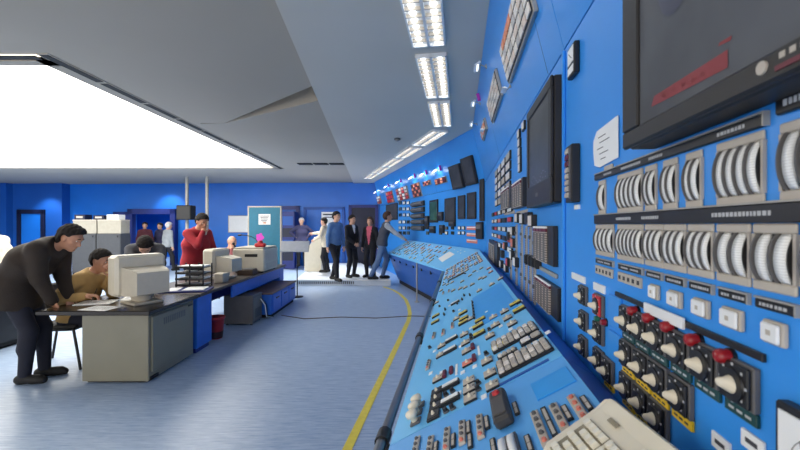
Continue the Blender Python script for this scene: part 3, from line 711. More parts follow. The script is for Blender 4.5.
for i, (px, py, w, h, nc, nr, cf, lb) in enumerate(FA):
    a, v = U2.at(px, py); a0, _ = U2.at(px+w/2, py); a1, _ = U2.at(px-w/2, py); dy = U2.M(a, v).translation.y; hv = h/FPX*dy
    alarm(U2, a0, a1, v-hv/2, v+hv/2, nc, nr, lb, cf)
    board_lamp(U2, a, v+hv/2+.13, 'white bracket lamp on the far board, %s from the back wall' % ORD[i], MAGENTA if i != 0 else None, 1.1)
    l = bpy.data.lights.new('lamp_glow', 'AREA'); l.energy = .9; l.size = .2; l.color = (.95, .98, 1); lo = bpy.data.objects.new('lamp_glow', l); COL.objects.link(lo)
    lo.matrix_world = U2.M(a, v+hv/2+.13+.03, .12) @ Matrix.Rotation(math.radians(-35), 4, 'X')
def upmon(x0, x1, y0a, y1a, lb, fr, **k):
    xm = (x0+x1)/2; a0, _ = fr.at(x1, 225); a1, _ = fr.at(x0, 225)
    return a0, a1
for q, (xa, xb, yt, yb, lb) in enumerate(((452.5, 463.5, 163, 190, 'tilted black twin monitor on the upper far board, beside the alarm strips'), (465, 476.5, 155, 186, 'tilted black twin monitor on the upper far board, next to the corner'))):
    xm = (xa+xb)/2
    a, v = U2.at(xm, (yt+yb)/2); y = U2.M(a, v).translation.y; a0 = U2.at(xb, (yt+yb)/2)[0]; a1 = U2.at(xa, (yt+yb)/2)[0]; hv = (yb-yt-3)/FPX*y
    monitor(U2, a0, a1, v-hv/2, v+hv/2, .06, lb, .035, .05, SCR, None, False)
for lb, x0, x1, y0, y1, sc in (('small black monitor on the far board behind the leaning man', 386, 398.5, 204, 220, SCR), ('black far board monitor with a greenish screen', 430, 438.8, 200, 222.5, SCRG), ('wide black far board monitor next to the greenish one', 445, 456.5, 198, 222, SCR),
                       ('narrow black far board monitor, second from the corner', 458.5, 466, 195.5, 219, SCR), ('narrow black far board monitor by the corner', 467.5, 477, 192.5, 219, SCR), ('tall slim black unit right in the corner of the boards'.replace('right ', ''), 480.5, 485, 179, 221, BLACK)):
    a0, a1 = L2.at(x1, 215)[0], L2.at(x0, 215)[0]; a = (a0+a1)/2; y = L2.M(a, 1.6).translation.y
    a0, a1 = a0+.04*(a1-a0), a1-.06*(a1-a0)
    monitor(L2, a0, a1, EYE-(y1-225)/FPX*y, EYE-(y0-225)/FPX*y, .03, lb, .04, .05, sc, None, False)
def pxbox(fr, x0, x1, y0, y1, d=0.0):
    ym = (y0+y1)/2; a0, a1 = fr.at(x1, ym, d)[0], fr.at(x0, ym, d)[0]; a = (a0+a1)/2; y = fr.M(a, 1.5).translation.y
    return a0, a1, EYE-(y1-225)/FPX*y, EYE-(y0-225)/FPX*y
for k in range(5):
    a0, a1, z0, z1 = pxbox(L2, 413, 425, 201.5+k*6, 206.5+k*6)
    o = thing('chart_recorder', 'black horizontal chart recorder in the far stack, %s from the top' % ORD[k], 'recorder', 'stack of black recorders', L2.M((a0+a1)/2, (z0+z1)/2))
    w, h = (a1-a0)/2, (z1-z0)/2; mb = MB(); mb.box(-w, w, 0, .05, -h, h, 0, .01); part('case', mb, BLACK, o)
    mb = MB(); mb.cyl((-w+.03, .05, 0), (w-.03, .05, 0), h*.7, n=10); part('roller', mb, GREYD, o)
def recorder(fr, a0, a1, z0, z1, n, label, d=.03, top=MAROON, name='strip_recorder', blackw=.25):
    w, h = (a1-a0)/2, (z1-z0)/2
    o = thing(name, label, 'recorder', None, fr.M((a0+a1)/2, (z0+z1)/2))
    mb = MB(); mb.box(-w, w, 0, d, -h, h, 0, .003); part('case', mb, BLACK, o)
    x0 = -w+2*w*blackw; p = (w-x0)/n
    for i in range(n):
        mb = MB(); mb.box(x0+p*i+p*.08, x0+p*(i+1)-p*.08, d, d+.008, -h*.96, h*.66, 0); mb.box(x0+p*i+p*.3, x0+p*(i+1)-p*.3, d+.008, d+.010, -h*.9, h*.6, 1); part('pen_strip', mb, [LOUVER, GREYD], o)
        if top: mb = MB(); mb.box(x0+p*i+p*.08, x0+p*(i+1)-p*.08, d, d+.008, h*.68, h*.84); part('top_mark', mb, top, o); mb = MB(); mb.box(x0+p*i+p*.08, x0+p*(i+1)-p*.08, d, d+.008, h*.86, h*.97); part('head', mb, PAPER, o)
    return o
recorder(L1, 1.72, 2.16, 1.386, 1.566, 4, 'four strip recorder block under the thick monitor, upper one', .022)
recorder(L1, 1.64, 2.11, 1.165, 1.305, 5, 'five strip recorder block under the thick monitor, lower one at the desk', .022)
mb = MB(); mb.box(-.22, .22, 0, .012, -.01, .01, 0, .003); single('ledge', mb, GREY, 'grey ledge strip under the upper four strip recorder', 'ledge', M=L1.M(1.94, 1.345))
a0, a1, z0, z1 = pxbox(L1, 516.5, 527.5, 181, 208); recorder(L1, a0, a1, z0, z1, 4, 'grey strip recorder directly beside the thick monitor', .03, MAROON, blackw=.1)
a0, a1, z0, z1 = pxbox(L1, 504.5, 514.5, 188, 209); recorder(L1, a0, a1, z0, z1, 4, 'grey strip recorder second from the thick monitor', .03, MAROON, blackw=.16)
a0, a1, z0, z1 = pxbox(L1, 491, 500, 241, 262); recorder(L1, a0, a1, z0, z1, 3, 'grey strip recorder low on the board before the corner', .03, None, blackw=.3)
for i, (x0, x1, y) in enumerate(((505, 515, 213), (517, 528, 212))):
    a0, a1, z0, z1 = pxbox(L1, x0, x1, y-1.5, y+1.5); mb = MB(); mb.box(-(a1-a0)/2, (a1-a0)/2, 0, .006, -(z1-z0)/2, (z1-z0)/2, 0, .002); single('blank_label', mb, GREYB, 'pale label under the %s grey strip recorder beside the monitor' % ('second' if i == 0 else 'first'), 'label', M=L1.M((a0+a1)/2, (z0+z1)/2))
# white framed windows
def window_unit(fr, a, z, w, h, label, group, face=TILEW, nm='status_window', cat='indicator', d=.015):
    o = thing(nm, label, cat, group, fr.M(a, z))
    kk = (round(w, 3), round(h, 3), face.name, d)
    part('case', once(('wc',)+kk, lambda: MB().box(-w/2, w/2, 0, d, -h/2, h/2, 0, .002).mesh('case', [BLACK])), None, o)
    part('face', once(('wf',)+kk, lambda: MB().box(-w*.42, w*.42, d, d+.003, -h*.38, h*.42).mesh('face', [face])), None, o)
for i, (px, py) in enumerate(((525, 126), (520.2, 134), (520.6, 143), (520.8, 152), (521, 160), (521, 168))):
    a, z = L1.at(px, py); window_unit(L1, a, z, .085, .06, 'white status window beside the thick monitor, %s from the top' % ORD[i], 'status windows by the monitor')
for j in range(5):
    for i in range(4):
        window_unit(L1, 3.42+.36*i, 2.16-.085*j, .29, .07, 'white status window in the block grid, row %s, place %s' % (ORD[j], ORD[i]), 'grid of status windows', TILEW if (i+j) % 3 else GREYB)
rf = [WHITE, SALMON, BLACK, REDB, WHITE, TILEW]
for j in range(5):
    for i in range(5):
        window_unit(L1, 3.30+.42*i, 1.70-.085*j, .27, .045, 'small indicator bar under the window grid, row %s, place %s' % (ORD[j], ORD[i]), 'indicator bars under the grid', rf[(i*5+j*3) % 6], 'indicator_bar')
for i, (px, y0, y1) in enumerate(((512, 232, 282), (517.5, 224, 288), (523, 224, 296), (527.5, 226, 300), (532, 226, 306), (536, 232, 310))):
    a, _ = L1.at(px, 250); y = L1.M(a, 1.4).translation.y; z0, z1 = max(1.12, EYE-(y1-225)/FPX*y), EYE-(y0-225)/FPX*y
    o = thing('vertical_indicator', 'slim vertical indicator on the middle board, %s towards the recorders' % ORD[i], 'indicator', 'slim vertical indicators', L1.M(a, (z0+z1)/2)); h = (z1-z0)/2
    mb = MB(); mb.box(-.013, .013, 0, .010, -h, h, 0, .002); part('case', mb, GREYB, o); mb = MB(); mb.box(-.008, .008, .012, .015, -h*.95, h*.95); part('scale', mb, LOUVER, o)
    for q in range(3):
        mb = MB(); mb.box(-.014, .014, .010, .02, h*(.7-.6*q)-.010, h*(.7-.6*q)+.010, 0, .002); part('knob', mb, GREYD, o)
for i in range(4):
    a, z = L1.at(530+i*3.6, 259.5+i*1.2); window_unit(L1, a, z, .05, .06, 'small black square relay in the short row left of the recorders, %s'.replace(' left of', ' beside') % ORD[i], 'row of black relays', BLACK_M, 'relay', 'relay', .03)
for i, (px, py, m) in enumerate(((507, 246, SALMON), (515.5, 243, SALMON), (518, 262, WHITE), (504, 254, BLACK), (510, 262, REDB), (515, 231, TILEW), (508, 268, WHITE), (511, 236, BLACK), (514, 255, WHITE), (503, 264, WHITE), (520, 218, TILEW), (531, 218, BLACK), (525.5, 219, WHITE), (535, 221, TILEW))):
    a, z = L1.at(px, py); window_unit(L1, a, z, .12, .07, 'square switch amid the slim indicators, %s by position along the board' % ORD[i], 'switches amid the indicators', m, 'square_switch', 'switch', .03)
# far board: boxes, orange strips, little instruments
for lb, x0, x1, y0, y1 in (('black square box low in the corner of the boards', 478, 484, 222, 239), ('small black box beside the far narrow monitors', 439.5, 444, 212, 221), ('black box below the greenish far monitor', 431, 436, 226, 233), ('black box under the wide far monitor', 450.5, 456, 221.5, 226.5), ('black box below the small box on the far board', 441, 445, 225, 233), ('small black box beside the recorder stack', 426, 429.5, 216, 229)):
    a0, a1, z0, z1 = pxbox(L2, x0, x1, y0, y1); o = thing('relay_box', lb, 'box', None, L2.M((a0+a1)/2, (z0+z1)/2)); w, h = (a1-a0)/2, (z1-z0)/2
    mb = MB(); mb.box(-w, w, 0, .05, -h, h, 0, .008); part('case', mb, BLACK, o); mb = MB(); mb.box(-w*.7, w*.7, .05, .054, h*.2, h*.7); part('window', mb, GREYD, o)
for k in range(3):
    a0, a1, z0, z1 = pxbox(L2, 467, 477.5, 226.5+k*6.5, 230+k*6.5); w, h = (a1-a0)/2, (z1-z0)/2
    o = thing('orange_strip', 'orange indicator strip on the far board, %s from the top' % ORD[k], 'indicator', 'orange strips', L2.M((a0+a1)/2, (z0+z1)/2))
    mb = MB(); mb.box(-w, w, 0, .01, -h, h, 0, .002); part('strip', mb, SALMON, o); mb = MB(); mb.box(-w*.9, w*.9, .01, .013, h*.2, h*.7); part('caption', mb, PAPER, o)
rnd = random.Random(3); cnt = 0
for j, y in enumerate((203, 209, 215, 222, 228, 233)):
    for i, x in enumerate((400.5, 404.5, 408.5, 428, 441, 447, 453, 460, 464)):
        if y < 224 and not (x < 410): continue
        if 425 < x and y == 222: continue
        if x in (428, 441) and y < 233: continue
        a0, a1, z0, z1 = pxbox(L2, x-1.3, x+1.3, y-1.6, y+1.6); cnt += 1
        window_unit(L2, (a0+a1)/2, (z0+z1)/2, (a1-a0), z1-z0, 'little instrument on the far board, row %s from the top, place %s' % (ORD[j], ORD[i]), 'little instruments on the far board', rnd.choice([WHITE, GREYD, PALE, BLACK_M, TILEW]), 'small_instrument', 'instrument', .02)

# ------------------------------------------------------------------ controls set into the desks (parts of the desks)
def sub(name, me, parent, label=None, M=None): return link(name, me, parent, WM[parent.name] @ (M if M is not None else Matrix.Identity(4)), label)
def ctrl(desk_, fr, px, py, kind, k=1.0, st=None):
    a, z = fr.at(px, py, .008) if st is None else st
    W_ = fr.M(a, z)
    def root(nm, key, fn, label=None):
        return link(nm, once((key, k), fn), desk_, W_, label)
    if kind in ('sw', 'sb', 'or'):
        pm = GREYB if kind == 'sw' else (SALMON if kind == 'or' else BLACK)
        o = root('selector_switch', 'ks'+kind, lambda: MB().box(-.025*k, .025*k, 0, .009, -.024*k, .024*k, 0, .002).box(-.029*k, -.025*k, 0, .007, -.024*k, .024*k, 1).box(-.005*k, .005*k, .009, .0095, .015*k, .022*k, 1).mesh('selector_switch', [pm, BLACK]))  # thin black box along one side is the base's shadow, put in as colour
        sub('grip', once(('kg', k), lambda: grip(MB(), .46*k).mesh('grip', [CREAM])), o)
    elif kind == 'kn':
        o = root('large_knob', 'kk', lambda: MB().box(-.02, .02, 0, .008, -.02, .02, 0, .002).mesh('large_knob', [GREYD]))
        sub('knob_head', once('kkh', lambda: MB().ring_loft([[(r*math.cos(2*PI*j/18), y, r*math.sin(2*PI*j/18)) for j in range(18)] for y, r in ((.008, .012), (.022, .013), (.026, .021), (.038, .022), (.043, .018), (.045, .008))]).mesh('knob_head', [CREAM])), o)
    elif kind == 'yl':
        o = root('yellow_switch', 'ky', lambda: MB().box(-.024, .022, 0, .010, -.033, .033, 0, .002).mesh('yellow_switch', [BLACK]))
        sub('legend_plate', once('kyl', lambda: MB().box(-.016, .020, .010, .014, -.031, .031, 0, .002).box(-.004, .004, .014, .0144, -.012, .012, 1).mesh('legend_plate', [YEL2, INK])), o)
    elif kind == 'wh':
        o = root('lamp_window', 'kw', lambda: MB().box(-.022, .016, 0, .012, -.038, .038, 0, .002).mesh('lamp_window', [BLACK]))
        sub('window_face', once('kwf', lambda: MB().box(-.010, .014, .012, .016, -.035, .035, 0, .002).mesh('window_face', [PAPER])), o)
    elif kind == 'rd': root('red_bar_lamp', 'kr', lambda: MB().box(-.034, .034, 0, .014, -.009, .009, 0, .003).mesh('red_bar_lamp', [MAROON]))
    elif kind == 'bk':
        o = root('push_button', 'kb', lambda: disk(MB(), 0, .006, .011*k, .011*k, 12).mesh('push_button', [GREYD]))
        sub('button_cap', once(('kbc', k), lambda: disk(MB(), .006, .016, .009*k, .008*k, 12).mesh('button_cap', [BLACK])), o)
    elif kind == 'bb': root('black_bar_switch', 'kbb', lambda: MB().box(-.022, .022, 0, .014, -.006, .006, 0, .002).box(-.006, .006, .014, .02, -.004, .004, 1).mesh('black_bar_switch', [BLACK, GREYD]))
    elif kind == 'wl': root('label_strip', 'kl', lambda: MB().box(-.06, .06, 0, .003, -.005, .005).mesh('label_strip', [PAPER]))
    elif kind == 'ws': root('white_plate', 'kws', lambda: MB().box(-.014, .014, 0, .004, -.01, .01, 0, .001).mesh('white_plate', [PAPER]))
    elif kind in ('st', 'str', 'st5'):
        n = 5 if kind == 'st5' else 4; h = .0155*n
        o = root('button_strip', 'kst'+kind, lambda: MB().box(-h, h, 0, .008, -.011, .011, 0, .002).mesh('button_strip', [GREYB]))
        for q in range(n):
            me = once(('sbt', kind == 'str' or q == 0), lambda: disk(MB(), .008, .014, .0065, .005, 10).mesh('strip_button', [SALMON if (kind == 'str' or q == 0) else GREYD]))
            sub('strip_button', me, o, None, Matrix.Translation((-h+h/n+2*h/n*q, 0, 0)))
    elif kind in ('lh', 'lh5'):
        h = .034 if kind == 'lh' else .07
        o = root('label_holder', 'klh'+kind, lambda: MB().box(-h, h, 0, .007, -.0075, .0075, 0, .001).mesh('label_holder', [BLACK]))
        sub('label_card', once('klc'+kind, lambda: MB().box(-h*.85, -h*.05, .007, .0075, -.004, .004).box(h*.05, h*.85, .007, .0075, -.004, .004).mesh('label_card', [GREYB])), o)
def many(desk_, fr, kind, pts, k=1.0):
    for px, py in pts: ctrl(desk_, fr, px, py, kind, k)
many(d2, K1, 'st', [(433.4, 335), (442.8, 331.7), (452, 325), (443, 292.5), (448.8, 290.5), (427.8, 364)])
many(d2, K1, 'yl', [(463, 322), (477.8, 325.4), (479, 333), (435, 321.5), (498.8, 346), (435.6, 315.5), (462.8, 312.5), (463.5, 318), (515, 303), (518.8, 309), (480, 319.5)])
many(d2, K1, 'sw', [(494.9, 324), (489.4, 335), (441.2, 344.9), (440, 354), (463.8, 333.5), (465, 341.8), (466, 350), (437.3, 377.5), (468.4, 379.9), (468.6, 387.6), (486.3, 359.7), (489.4, 372), (491.6, 384),
                    (469.6, 396.5), (460, 288), (472, 284), (469.8, 275), (479.9, 278), (491.5, 283.8), (479, 290), (500, 278), (493, 316.4), (504, 310.5), (507, 317), (511.5, 322.6), (484, 277), (465, 287)])
many(d2, K1, 'sw', [(444, 284), (452, 282), (447.5, 284), (441, 290), (462, 281), (474, 271), (466, 270.5), (453, 290), (436.5, 302), (481, 268), (470, 318), (456, 318)])
many(d2, K1, 'ws', [(459, 309), (477, 271), (449, 305), (486, 311), (470, 327), (434, 350), (460, 345), (474, 365), (462, 371), (483, 395), (441, 371), (430, 372)])
many(d2, K1, 'sb', [(436.3, 390.5), (435.5, 397.5), (434.7, 405.5), (433, 414)])
many(d2, K1, 'or', [(466.9, 362), (488.4, 268), (490.5, 271.5)])
many(d2, K1, 'kn', [(419.3, 404.4), (416.8, 412), (415, 420.5)])
many(d2, K1, 'wh', [(451.3, 338.7), (449.8, 349.5), (450.5, 384), (450, 399), (455, 302.4)])
many(d2, K1, 'bk', [(429.5, 347), (470.8, 335), (471.2, 338), (477.8, 382), (477.8, 388), (445.5, 393.8), (445.3, 410), (452, 390), (452, 406.8), (439.4, 306), (448, 300), (453.4, 311), (489, 329), (486, 353)])
many(d2, K1, 'bb', [(462, 299), (469.8, 294.7), (464, 295), (457, 303), (472.4, 302), (472.6, 305), (473, 308), (473.3, 311), (473.6, 314), (473.9, 317), (445, 309), (444, 314)])
many(d2, K1, 'rd', [(472.5, 346), (473.9, 357.3), (444.3, 373.7), (451, 369.8)])
many(d2, K1, 'wl', [(478, 349), (455.7, 368), (477.5, 308.7)])
many(d2, K1, 'ws', [(500, 325), (520, 300), (510, 328), (458, 392), (547, 331), (526, 341)])
# cluster of tiny units in the far corner of this desk
rnd = random.Random(11)
for r_ in range(10):
    for c in range(9):
        s_ = 4.75+r_*.185+rnd.uniform(-.03, .03); t_ = .05+c*.065
        if SCORN+MIT*(.657-t_*.857)-.12 < s_: continue
        kd = rnd.choice(['sw', 'or', 'sw', 'ws', 'sw', 'or', 'ws', 'bb'])
        ctrl(d2, K1, 0, 0, kd, 1.15, (s_, t_))
# pull handle
a, z = K1.at(456.5, 277.5, .01)
mb = MB(); mb.tube([(.06, 0, -.12), (.05, .02, -.10), (-.05, .02, .10), (-.06, 0, .12)], .009, 8); link('pull_handle', mb.mesh('pull_handle', [BLACK]), d2, K1.M(a, z))
# blocks of push buttons
def block(s0, s1, t0, t1, nr, nc, skip=()):
    mb = MB(); mb.box(-(s1-s0)/2-.004, (s1-s0)/2+.004, 0, .01, -(t1-t0)/2-.004, (t1-t0)/2+.004, 0, .002)
    o = link('button_block', mb.mesh('button_block', [BLACK]), d2, K1.M((s0+s1)/2, (t0+t1)/2))
    ps, pt = (s1-s0)/nr, (t1-t0)/nc
    for i in range(nr):
        for j in range(nc):
            if (i, j) in skip: continue
            me = once(('bkey', round(ps, 3), round(pt, 3)), lambda: MB().box(-ps*.44, ps*.44, .01, .019, -pt*.43, pt*.43, 0, .003).mesh('block_button', [GREYB]))
            me2 = once(('bkey2', round(ps, 3), round(pt, 3)), lambda: MB().box(-ps*.44, ps*.44, .01, .019, -pt*.43, pt*.43, 0, .003).mesh('block_button', [TILEW]))
            sub('block_button', me2 if (i*3+j) % 4 == 0 else me, o, None, Matrix.Translation((-(s1-s0)/2+ps*(i+.5), 0, -(t1-t0)/2+pt*(j+.5))))
block(1.535, 1.648, .432, .63, 3, 8)
block(1.29, 1.405, .432, .63, 3, 8)
block(1.455, 1.495, .545, .63, 1, 2); block(1.435, 1.465, .445, .52, 1, 4)
mb = MB(); mb.box(-.006, .006, 0, .004, -.09, .10, 0); link('engraved_line', mb.mesh('engraved_line', [BLUE_DK]), d2, K1.M(1.24, .50))
mb = MB(); mb.box(-.42, .42, 0, .004, -.12, .12, 0, .001); link('blank_cover', mb.mesh('blank_cover', [BLUE_PLATE]), d2, K1.M(2.45, .50), 'bright blank blue cover plate')
# the keyboard desk
many(d1, K1, 'st', [(446, 438), (461.5, 431), (479.4, 425)]); many(d1, K1, 'st', [(415, 447), (429, 447)])
many(d1, K1, 'st5', [(539, 426)]); many(d1, K1, 'st', [(558, 415)]); many(d1, K1, 'str', [(577, 406)])
many(d1, K1, 'lh', [(452.5, 439), (467.7, 426), (469.2, 439.5), (486, 421), (515, 407), (435, 447), (492.5, 445), (566, 411), (585.5, 401.5), (528, 442)])
many(d1, K1, 'lh5', [(548, 420)])
mb = MB(); mb.box(-.054, .054, 0, .004, -.058, .058, 0, .001); link('blank_cover', mb.mesh('blank_cover', [BLUE_PLATE]), d1, K1.M(1.085, .572), 'bright blank blue cover plate')
a, z = K1.at(508, 445, .01)
o = link('edgewise_gauge', MB().box(-.06, .06, 0, .012, -.026, .026, 0, .002).mesh('edgewise_gauge', [GREYD]), d1, K1.M(a-.02, z))
for q in (-.012, .012):
    mb = MB(); mb.ring_loft([[(x, .010+.016*math.cos(x/.055*1.3), q+dz) for dz in (-.008, .008)]+[(x, .006, q+.008), (x, .006, q-.008)] for x in [-.05+.1*i/10 for i in range(11)]], 0, True); sub('gauge_scale', mb.mesh('gauge_scale', [WHITE]), o)
# dark hand unit lying on the desk, keyboard
a0, z0 = K1.at(503, 414, .02)
o = thing('hand_unit', 'dark grey hand unit with a red button lying on the control desk', 'control box', M=K1.M(1.066, .413, .001))
mb = MB(); mb.box(-.09, .09, 0, .030, -.026, .026, 0, .007); part('case', mb, mat('unit_grey', (62, 60, 60), .5), o)
mb = MB(); mb.box(-.07, .03, .030, .033, -.018, .018, 0, .002); part('cover', mb, mat('unit_cover', (84, 80, 76), .5), o)
mb = MB(); disk(mb, .030, .037, .012, .010, 16, 0, .058, 0); part('red_button', mb, REDB, o)
kb_w, kb_d = .46, .185
ax = math.degrees(math.atan2(.666-.644, .827-.646))           # how far the board is turned on the slope
c = np.array([.820, .574])                                     # middle of its far short side
dirx = np.array([math.cos(math.radians(ax)), -math.sin(math.radians(ax))])
mid = c-dirx*kb_w/2
o = thing('keyboard', 'cream computer keyboard lying on the sloping control desk', 'keyboard', M=K1.M(mid[0], mid[1], .002, ax))
# local: x towards the far short side; the operator sits on the low side (-z)
prof = [(-kb_d/2, .0), (-kb_d/2, .014), (-kb_d/2+.008, .019), (kb_d/2-.035, .030), (kb_d/2-.006, .036), (kb_d/2, .028), (kb_d/2, 0)]
mb = MB(); rings = []
for x, k in ((-kb_w/2, .90), (-kb_w/2+.006, .97), (-kb_w/2+.014, 1), (kb_w/2-.014, 1), (kb_w/2-.006, .97), (kb_w/2, .90)):
    rings.append([(x, y*(.94 if k < 1 else 1), z*k) for z, y in prof])
mb.ring_loft(rings, 0, False); part('case', mb, CREAM, o)
def ktop(z): return .019+(z+kb_d/2-.008)*(.011/(kb_d-.043))
sl = math.atan(.011/(kb_d-.043))
def wells(z0, z1, x0, x1):
    mb = MB(); mb.add([(x0, ktop(z0)+.0004, z0), (x1, ktop(z0)+.0004, z0), (x1, ktop(z1)+.0004, z1), (x0, ktop(z1)+.0004, z1)], [(0, 1, 2, 3)]); part('key_well', mb, KEYG, o)
# x far end is on the photograph's upper side: numeric pad end
wells(-.078, .026, .118, .205); wells(-.078, .026, -.205, .045); wells(.040, .056, -.205, .045); wells(-.078, .026, .055, .108)
def keyat(x, z, w=.0165, d=.0165):
    me = once(('key', round(w, 4), round(d, 4)), lambda: MB().ring_loft([[(-w/2, 0, -d/2), (w/2, 0, -d/2), (w/2, 0, d/2), (-w/2, 0, d/2)], [(-w*.38, .009, -d*.38), (w*.38, .009, -d*.38), (w*.38, .009, d*.38), (-w*.38, .009, d*.38)]], 0, False).mesh('key', [KEYC]))
    sub('key', me, o, None, Matrix.Translation((x, ktop(z), z)) @ Matrix.Rotation(-sl, 4, 'X'))
for j in range(5):
    z = -.066+j*.0205
    for i in range(4):
        if i == 3 and j in (1, 3): continue
        keyat(.130+.021*i, z)
    if j == 0:
        for x, w in ((-.193, .022), (-.166, .022), (-.095, .11), (-.018, .022), (.012, .022), (.035, .02)): keyat(x, z, w)
    else:
        for i in range(12): keyat(-.195+.0208*i, z)
    if j in (0, 3, 4):
        for i in range(3): keyat(.065+.0175*i, z, .0145)
for i in range(12): keyat(-.195+.0208*i, .048, .0165, .012)
mb = MB(); mb.box(.13, .165, .0325, .0345, .046, .056, 0, .001); part('lamp_window', mb, KEYG, o)
# far desk: paper sheet and scattered controls
q = [K2.at(*p, .002) for p in ((440, 257), (451, 251.5), (457, 254.5), (445, 262))]
mb = MB(); n = 4; mb.add([(s_-.78, y, t_-.33) for y in (.001, .003) for s_, t_ in ((.62, .15), (.98, .22), (.95, .47), (.60, .42))], [(0, 1, 2, 3), (7, 6, 5, 4), (0, 4, 5, 1), (1, 5, 6, 2), (2, 6, 7, 3), (3, 7, 4, 0)])
single('paper_sheet', mb, PAPER, 'white paper lying on the far sloping control desk at the corner', 'paper', M=K2.M(.78, .33))
rnd = random.Random(5)
for r_ in range(13):
    for c in range(8):
        s_ = 1.12+r_*.235+rnd.uniform(-.04, .04); t_ = .05+c*.072+rnd.uniform(-.012, .012)
        if rnd.random() < .08: continue
        ctrl(d3, K2, 0, 0, rnd.choice(['sw', 'sb', 'or', 'bb', 'ws', 'wh', 'ws', 'sw']), 1.35, (s_, t_))
for s_, t_ in ((.45, .48), (.62, .5), (.85, .54), (.4, .54), (.6, .56)): ctrl(d3, K2, 0, 0, 'ws', 1.0, (s_, t_))

# ------------------------------------------------------------------ the desk row on the other side
DESKG = mat('desk_grey', (130, 127, 111), 0.45, var=.04, scale=4)
DESKT = mat('desk_top_black', (30, 26, 26), 0.25, var=.1)
BEIGE = mat('crt_beige', (206, 198, 180), 0.45, var=.03)
BEIGE2 = mat('crt_beige_back', (190, 182, 166), 0.5, var=.03)
o = thing('office_desk', 'grey metal desk with black top at which the seated man writes', 'desk', M=T(-2.95, 4.27, 0))
X = lambda x: x+2.95
Y = lambda y: y-4.27
mb = MB(); mb.box(X(-3.56), X(-2.44), Y(3.80), Y(4.74), .685, .73, 0, .008); part('desktop', mb, DESKT, o)
mb = MB(); mb.box(X(-3.15), X(-2.49), Y(3.86), Y(4.70), .02, .684, 0, .006); part('pedestal', mb, DESKG, o)
mb = MB(); mb.box(X(-3.12), X(-2.52), Y(3.90), Y(4.66), .0, .02); part('plinth', mb, BLACK_M, o)
mb = MB(); mb.box(X(-2.49), X(-2.472), Y(3.90), Y(4.66), .10, .65, 0, .004)
dr = part('door', mb, DESKG, o)
mb = MB()
for k in range(12): mb.box(X(-2.472), X(-2.470), Y(4.08+k*.035), Y(4.10+k*.035), .53, .60)
part('vent_slots', mb, GREYD, dr)
mb = MB(); mb.box(X(-2.472), X(-2.464), Y(4.55), Y(4.63), .62, .635); part('latch', mb, BLACK, dr)
mb = MB(); mb.box(X(-2.49), X(-2.474), Y(3.88), Y(4.0), .03, .06); part('foot_slot', mb, BLACK_M, o)
mb = MB(); mb.box(X(-3.54), X(-3.26), Y(4.60), Y(4.64), .25, .684); part('modesty_panel', mb, DESKG, o)

o = thing('office_desk', 'long blue desk with dark top carrying the trays and screens', 'desk', M=T(-2.9, 6.0, 0))
X = lambda x: x+2.9
Y = lambda y: y-6.0
mb = MB(); mb.box(X(-3.36), X(-2.43), Y(4.745), Y(8.3), .69, .73, 0, .006); part('desktop', mb, mat('desk_top_brown', (66, 54, 50), .35), o)
for y0, y1 in ((4.75, 5.12), (8.0, 8.28)):
    mb = MB(); mb.box(X(-3.30), X(-2.47), Y(y0), Y(y1), .06, .689, 0, .006); p_ = part('pedestal', mb, BLUE_CAB, o)
    mb = MB(); mb.box(X(-3.25), X(-2.50), Y(y0+.02), Y(y1-.02), 0, .06); part('plinth', mb, NAVY, p_)
mb = MB(); mb.box(X(-3.30), X(-3.27), Y(5.12), Y(8.0), .25, .689); part('back_panel', mb, NAVY, o)
mb = MB(); mb.box(X(-2.50), X(-2.47), Y(5.75), Y(8.0), .50, .689, 0, .004); part('front_panel', mb, BLUE_CAB, o)

o = thing('low_cabinet', 'low blue drawer cabinet standing in front of the long desk', 'cabinet', M=T(-2.38, 7.3, 0))
mb = MB(); mb.box(-.21, .22, -.74, .74, .06, .40, 0, .006); part('body', mb, BLUE_CAB, o)
mb = MB(); mb.box(-.19, .19, -.70, .70, 0, .06); part('plinth', mb, BLACK_M, o)
mb = MB(); mb.box(-.23, .24, -.76, .76, .40, .425, 0, .004); part('top', mb, mat('cabinet_top', (92, 72, 62), .4), o)
for k in range(3):
    y0 = -.70+k*.475
    mb = MB(); mb.box(.22, .235, y0, y0+.45, .10, .37, 0, .003); dd = part('drawer', mb, BLUE_CAB, o)
    mb = MB(); mb.box(.235, .25, y0+.15, y0+.30, .30, .32, 0, .003); part('handle', mb, BLACK, dd)
o = thing('power_unit', 'grey metal box standing on the floor under the long desk', 'computer', M=T(-2.52, 6.3, 0))
mb = MB(); mb.box(-.24, .22, -.2, .2, .02, .46, 0, .008); part('case', mb, GREYD, o)
mb = MB(); mb.box(.221, .226, -.17, .17, .06, .42, 0, .002); part('front_plate', mb, mat('unit_front', (112, 110, 104), .5), o)
mb = MB()
for k in range(5): mb.box(.226, .228, -.12, .12, .10+k*.03, .115+k*.03)
part('vent', mb, BLACK, o)
for k, y in enumerate((.10, .15)):
    mb = MB(); mb.tube([(.23, y, .36), (.30, y+.02, .25), (.31, y+.06, .05), (.36, y+.2, .012)], .008, 6); part('cable', mb, BLACK if k else PAPER, o)
mb = MB()
for x in (-.2, .18):
    for y in (-.16, .16): mb.cyl((x, y, 0), (x, y, .022), .02, n=8)
part('foot', mb, BLACK_M, o)
o = thing('waste_bin', 'small red waste bin on the floor under the blue desk', 'bin', M=T(-2.56, 5.42, 0))
mb = MB(); mb.lathe([(.085, 0.0), (.088, .01), (.115, .29), (.118, .295)], 20); part('body', mb, mat('bin_red', (142, 30, 44), .4), o)
mb = MB(); mb.lathe([(.113, .27), (.122, .275), (.122, .30), (.108, .30), (.108, .275)], 20); part('rim', mb, mat('bin_rim', (170, 40, 52), .4), o)
